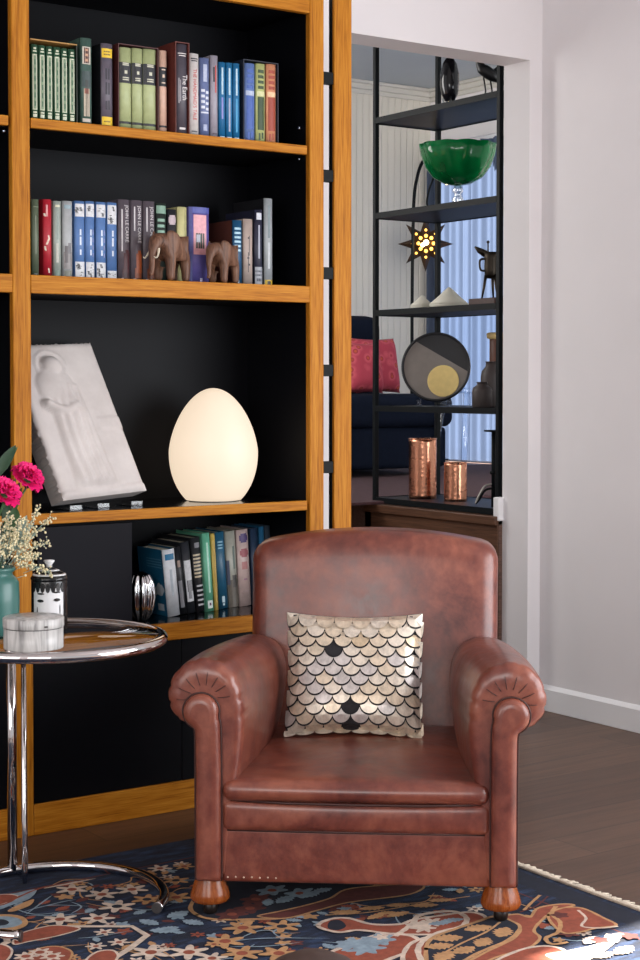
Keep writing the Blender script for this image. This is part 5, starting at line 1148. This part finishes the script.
v = thing('wooden_vase', 'tall brown vase with cream rim behind the dark clay vases', 'vase', (4.16, ey(498.5, 4.16), SHZ[3]), 0, 'dark vases on the fourth shelf')
one(lambda b: b.lathe([(0.001, 0), (0.034, 0), (0.034, 0.26), (0.030, 0.268), (0.001, 0.268)], TW, 32), 'vase_body', v)
one(lambda b: b.lathe([(0.034, 0.262), (0.044, 0.266), (0.046, 0.284), (0.038, 0.288), (0.001, 0.285)], cm((206, 178, 120), 0.5), 32), 'rim', v)
# copper cylinders
for px, X, R, H, lab in ((423, 4.04, 0.0555, 0.238, 'taller hammered copper cylinder vase on the lowest shelf'), (456, 4.06, 0.0445, 0.148, 'shorter hammered copper cylinder vase on the lowest shelf')):
    v = thing('copper_vase', lab, 'vase', (X, ey(px, X), SHZ[4]), 0, 'copper cylinders on the lowest shelf')
    def f(b):
        rows = []; n = 72; random.seed(int(px))
        for j in range(19):
            z = H*j/18; rows.append([(R*(1+random.uniform(-.003, .003))*math.cos(2*PI*i/n), R*(1+random.uniform(-.003, .003))*math.sin(2*PI*i/n), z) for i in range(n)])
        rows += [[(R*0.96*math.cos(2*PI*i/n), R*0.96*math.sin(2*PI*i/n), z) for i in range(n)] for z in (H, H*0.5, 0.01)]
        b.grid(rows, COPPER, True, True, True)
    one(f, 'vase_body', v)
    one(lambda b: b.tube([(R*math.cos(2*PI*i/48), R*math.sin(2*PI*i/48), H) for i in range(48)], 0.0022, COPPER, 8, True), 'rim', v)
# dark candlestick with hinged foot
yc = ey(494, 3.97); cs = thing('candlestick', 'slim black metal candlestick at right end of the lowest shelf', 'candlestick', (3.97, yc, SHZ[4]))
one(lambda b: b.tube([(0, 0, 0.0), (0, 0, 0.285)], 0.0075, STEEL, 12), 'stem', cs)
one(lambda b: b.lathe([(0.001, 0.278), (0.034, 0.280), (0.036, 0.286), (0.001, 0.286)], STEEL, 28), 'drip_pan', cs)
one(lambda b: b.lathe([(0.001, 0.12), (0.012, 0.122), (0.014, 0.128), (0.012, 0.134), (0.001, 0.136)], STEEL, 20), 'collar', cs)
for s, c in ((-0.008, 0), (0.008, 1)): one(lambda b: b.tube(catmull([(0.0, 0.0, 0.078+s), (-0.03*ux, -0.03*uy, 0.07+s), (-0.052*ux, -0.052*uy, 0.036+s), (-0.066*ux, -0.066*uy, 0.012)], 6), 0.004, cm((150, 146, 140), 0.3, 0.6) if c else STEEL, 8), 'foot', cs)

# ================================================================== UPPER ROOM
# star lantern and the black arched lamp post
LY = 7.55
p0 = atY(412.5, 470, LY); x0 = p0.x
al = thing('arched_stand', 'thin black arched lamp stand behind the steel shelving', 'lamp stand', (x0, LY, ZU))
pts = [atY(px, py, LY)-al.location for px, py in ((412, 330), (412.5, 260), (414, 200), (417, 178), (421, 165), (426, 158), (431, 159), (434, 168))]
pts = [Vector((pts[0].x, 0, 0.01)), Vector((pts[0].x, 0, 0.4))]+pts
one(lambda b: b.tube(catmull(pts, 6), 0.010, STEEL, 10), 'arched_pole', al)
one(lambda b: b.lathe([(0.001, 0), (0.14, 0), (0.14, 0.014), (0.03, 0.022), (0.001, 0.022)], STEEL, 36, (pts[0].x, 0, 0)), 'base_plate', al)
SLp = atY(425.5, 244, LY); sl_ = thing('star_lantern', 'pierced metal star lantern with glowing holes hanging from black arch', 'lantern', SLp)
STM = cm((66, 46, 30), 0.4, 0.5, 0.2, 30, 'antique_brass'); GLOW = glow_mat('lantern_glow', (255, 196, 90), 2.2); GLOW2 = glow_mat('lantern_core', (255, 240, 190), 5.0)
cdn = [atY(px, py, LY)-SLp for px, py in ((434, 168), (434, 176), (429, 190), (427, 204), (431, 212), (427, 226))]
one(lambda b: b.tube(catmull(cdn, 6), 0.006, STEEL, 8), 'hanging_cord', sl_)
def f(b):
    n = 8; R, r, T = 0.165, 0.078, 0.06; tips = []
    for k in range(2*n):
        a = PI/2+PI*k/n; q = R*(1.0 if (k//2) % 2 == 0 or True else 0.8) if k % 2 == 0 else r
        tips.append((q*math.cos(a)*ux, q*math.cos(a)*uy, q*math.sin(a)))
    c1 = (-uy*-0.0-_s*T, -_c*T, 0); c2 = (_s*T, _c*T, 0)
    vs = tips+[c1, c2]; b.faces(vs, [(i, (i+1) % (2*n), 2*n) for i in range(2*n)]+[((i+1) % (2*n), i, 2*n+1) for i in range(2*n)], STM)
one(f, 'star_body', sl_)
def hole(b, u, z, r, m):
    t = max(0, 1-math.hypot(u, z)/0.15); off = 0.055*t+0.004
    b.ball((u*ux-_s*off, u*uy-_c*off, z), r, m, 10, 6)
def f(b):
    random.seed(4)
    for k in range(8):
        a = PI/2+PI*2*k/8
        for rr, q in ((0.045, 0.011), (0.08, 0.008)): hole(b, rr*math.cos(a), rr*math.sin(a), q, GLOW)
    hole(b, 0.0, 0.004, 0.017, GLOW2); hole(b, -0.02, -0.01, 0.013, GLOW2)
one(f, 'lit_holes', sl_)
pl_ = bpy.data.lights.new('lantern_bulb', 'POINT'); pl_.energy = 1.0; pl_.color = (1, 0.75, 0.4); pl_.shadow_soft_size = 0.03
po = bpy.data.objects.new('lantern_bulb', pl_); COL.objects.link(po); po.location = SLp-Vector((_s, _c, 0))*0.12
# sheer curtain
def f(b):
    rows = []
    for z in [0.70+0.16*k for k in range(13)]:
        rows.append([(6.36+0.022*math.sin(k*0.30+1.5*math.sin(k*0.07))+0.014*math.sin(k*0.71+2*math.sin(k*0.031)), 6.15+1.80*k/360, z) for k in range(361)])
    b.grid(rows, curtain_mat(), False, False, True)
cu = one(f, 'sheer_curtain'); tag(cu, 'pale blue sheer curtain drawn across the far window', 'curtain')
# sofa
NVF = cm((14, 21, 36), 0.85, 0, 0.15, 60, 'navy_velvet'); NVF.node_tree.nodes['Principled BSDF'].inputs['Specular IOR Level'].default_value = 0.1
SY = 6.45
a = atY(379, 320, SY+0.75); xs1 = a.x; zs_ = atY(368, 316, SY+0.75).z; xe = atY(456, 430, SY).x; zse = atY(400, 394, SY+0.1).z
so_ = thing('sofa', 'dark navy velvet sofa with pink cushions against the far wall', 'sofa', (xs1-0.5, SY+0.4, ZU))
SI = -so_.location
def pb(name, x0, x1, y0, y1, z0, z1, r):
    one(lambda b: pillow_box(b, x0+SI.x, x1+SI.x, y0+SI.y, y1+SI.y, z0+SI.z, z1+SI.z, r, NVF), name, so_)
pb('backrest', 3.2, xs1, SY+0.70, SY+0.88, ZU+0.08, zs_, 0.07)
pb('seat_cushion', 3.2, xe, SY, SY+0.74, zse-0.17, zse, 0.05)
pb('base', 3.25, xe-0.03, SY+0.03, SY+0.86, ZU+0.05, zse-0.165, 0.03)
for x in (3.4, xe-0.15):
    for y in (SY+0.1, SY+0.78): one(lambda b: b.tube([(x+SI.x, y+SI.y, 0.001), (x+SI.x, y+SI.y, 0.07)], 0.02, WALNUT, 10), 'leg', so_)
CUM = cushion_mat()
for (px0, px1, py0, py1, yy, lab) in ((374, 400, 334, 390, SY+0.46, 'right pink patterned cushion on the navy sofa'), (346, 383, 336, 388, SY+0.32, 'left pink patterned cushion on the navy sofa')):
    A = atY(px0, py1, yy); Bp = atY(px1, py0, yy); wv, hv = Bp.x-A.x, Bp.z-A.z
    if px0 > 360: A.x -= 0.12; wv += 0.12
    def f(b):
        n = 20; F, K = [], []
        for j in range(n+1):
            r1, r2 = [], []
            for i in range(n+1):
                u, v = -1+2*i/n, -1+2*j/n; d = 0.075*max(0, (1-u**4)*(1-v**4))**0.6; x = u*wv/2*(1-0.06*(1-v*v)); z = (v+1)/2*hv-0.03*hv*(1-u*u)*v
                r1.append((x, -d, z)); r2.append((x, d, z))
            F.append(r1); K.append(r2)
        T = Matrix.Rotation(-0.2, 4, 'X'); b.grid(F, CUM, False, False, True, T); b.grid(K, CUM, False, False, True, T)
    o = one(f, 'throw_cushion', weld=0.0005); o.location = (A.x+wv/2, yy, zse+0.002); tag(o, lab, 'cushion', 'pink cushions on the sofa')
# second rug
o = one(lambda b: b.box((-1.6, -1.0, 0), (1.6, 1.0, 0.012), wool('dull_red_pile', (74, 48, 52)), 0.004), 'upper_rug'); o.location = (4.95, 6.15, ZU+0.0005); tag(o, 'dull red rug on the raised floor in front of the sofa', 'rug')
# clear acrylic chair by the curtain
gx = atY(488, 430, 6.15).x; gc = thing('acrylic_chair', 'clear acrylic chair standing by the pale curtain', 'chair', (gx, 6.15, ZU+0.0125), -0.35)
one(lambda b: pillow_box(b, -0.2, 0.2, -0.2, 0.2, 0.42, 0.445, 0.012, ACRYLIC), 'seat', gc)
def f(b):
    rows = []
    for z in [0.44+0.05*k for k in range(10)]:
        rows.append([(0.22*math.sin(t), 0.18+0.05*math.cos(t)+(z-0.44)*0.18, z-0.03*(t/1.1)**2*(1 if z > 0.8 else 0)) for t in (-1.1+2.2*i/16 for i in range(17))])
    b.grid(rows, ACRYLIC, False, False, True)
one(f, 'backrest', gc)
for sx, sy in ((-1, -1), (1, -1), (-1, 1), (1, 1)):
    one(lambda b: b.tube([(sx*0.17, sy*0.17, 0.425), (sx*0.22, sy*0.24, 0.002)], [0.020, 0.013], ACRYLIC, 10), 'leg', gc)
for sx in (-1, 1): one(lambda b: b.tube(catmull([(sx*0.2, 0.2, 0.66), (sx*0.23, 0.0, 0.65), (sx*0.22, -0.16, 0.62), (sx*0.2, -0.18, 0.44)], 5), 0.013, ACRYLIC, 10), 'arm', gc)
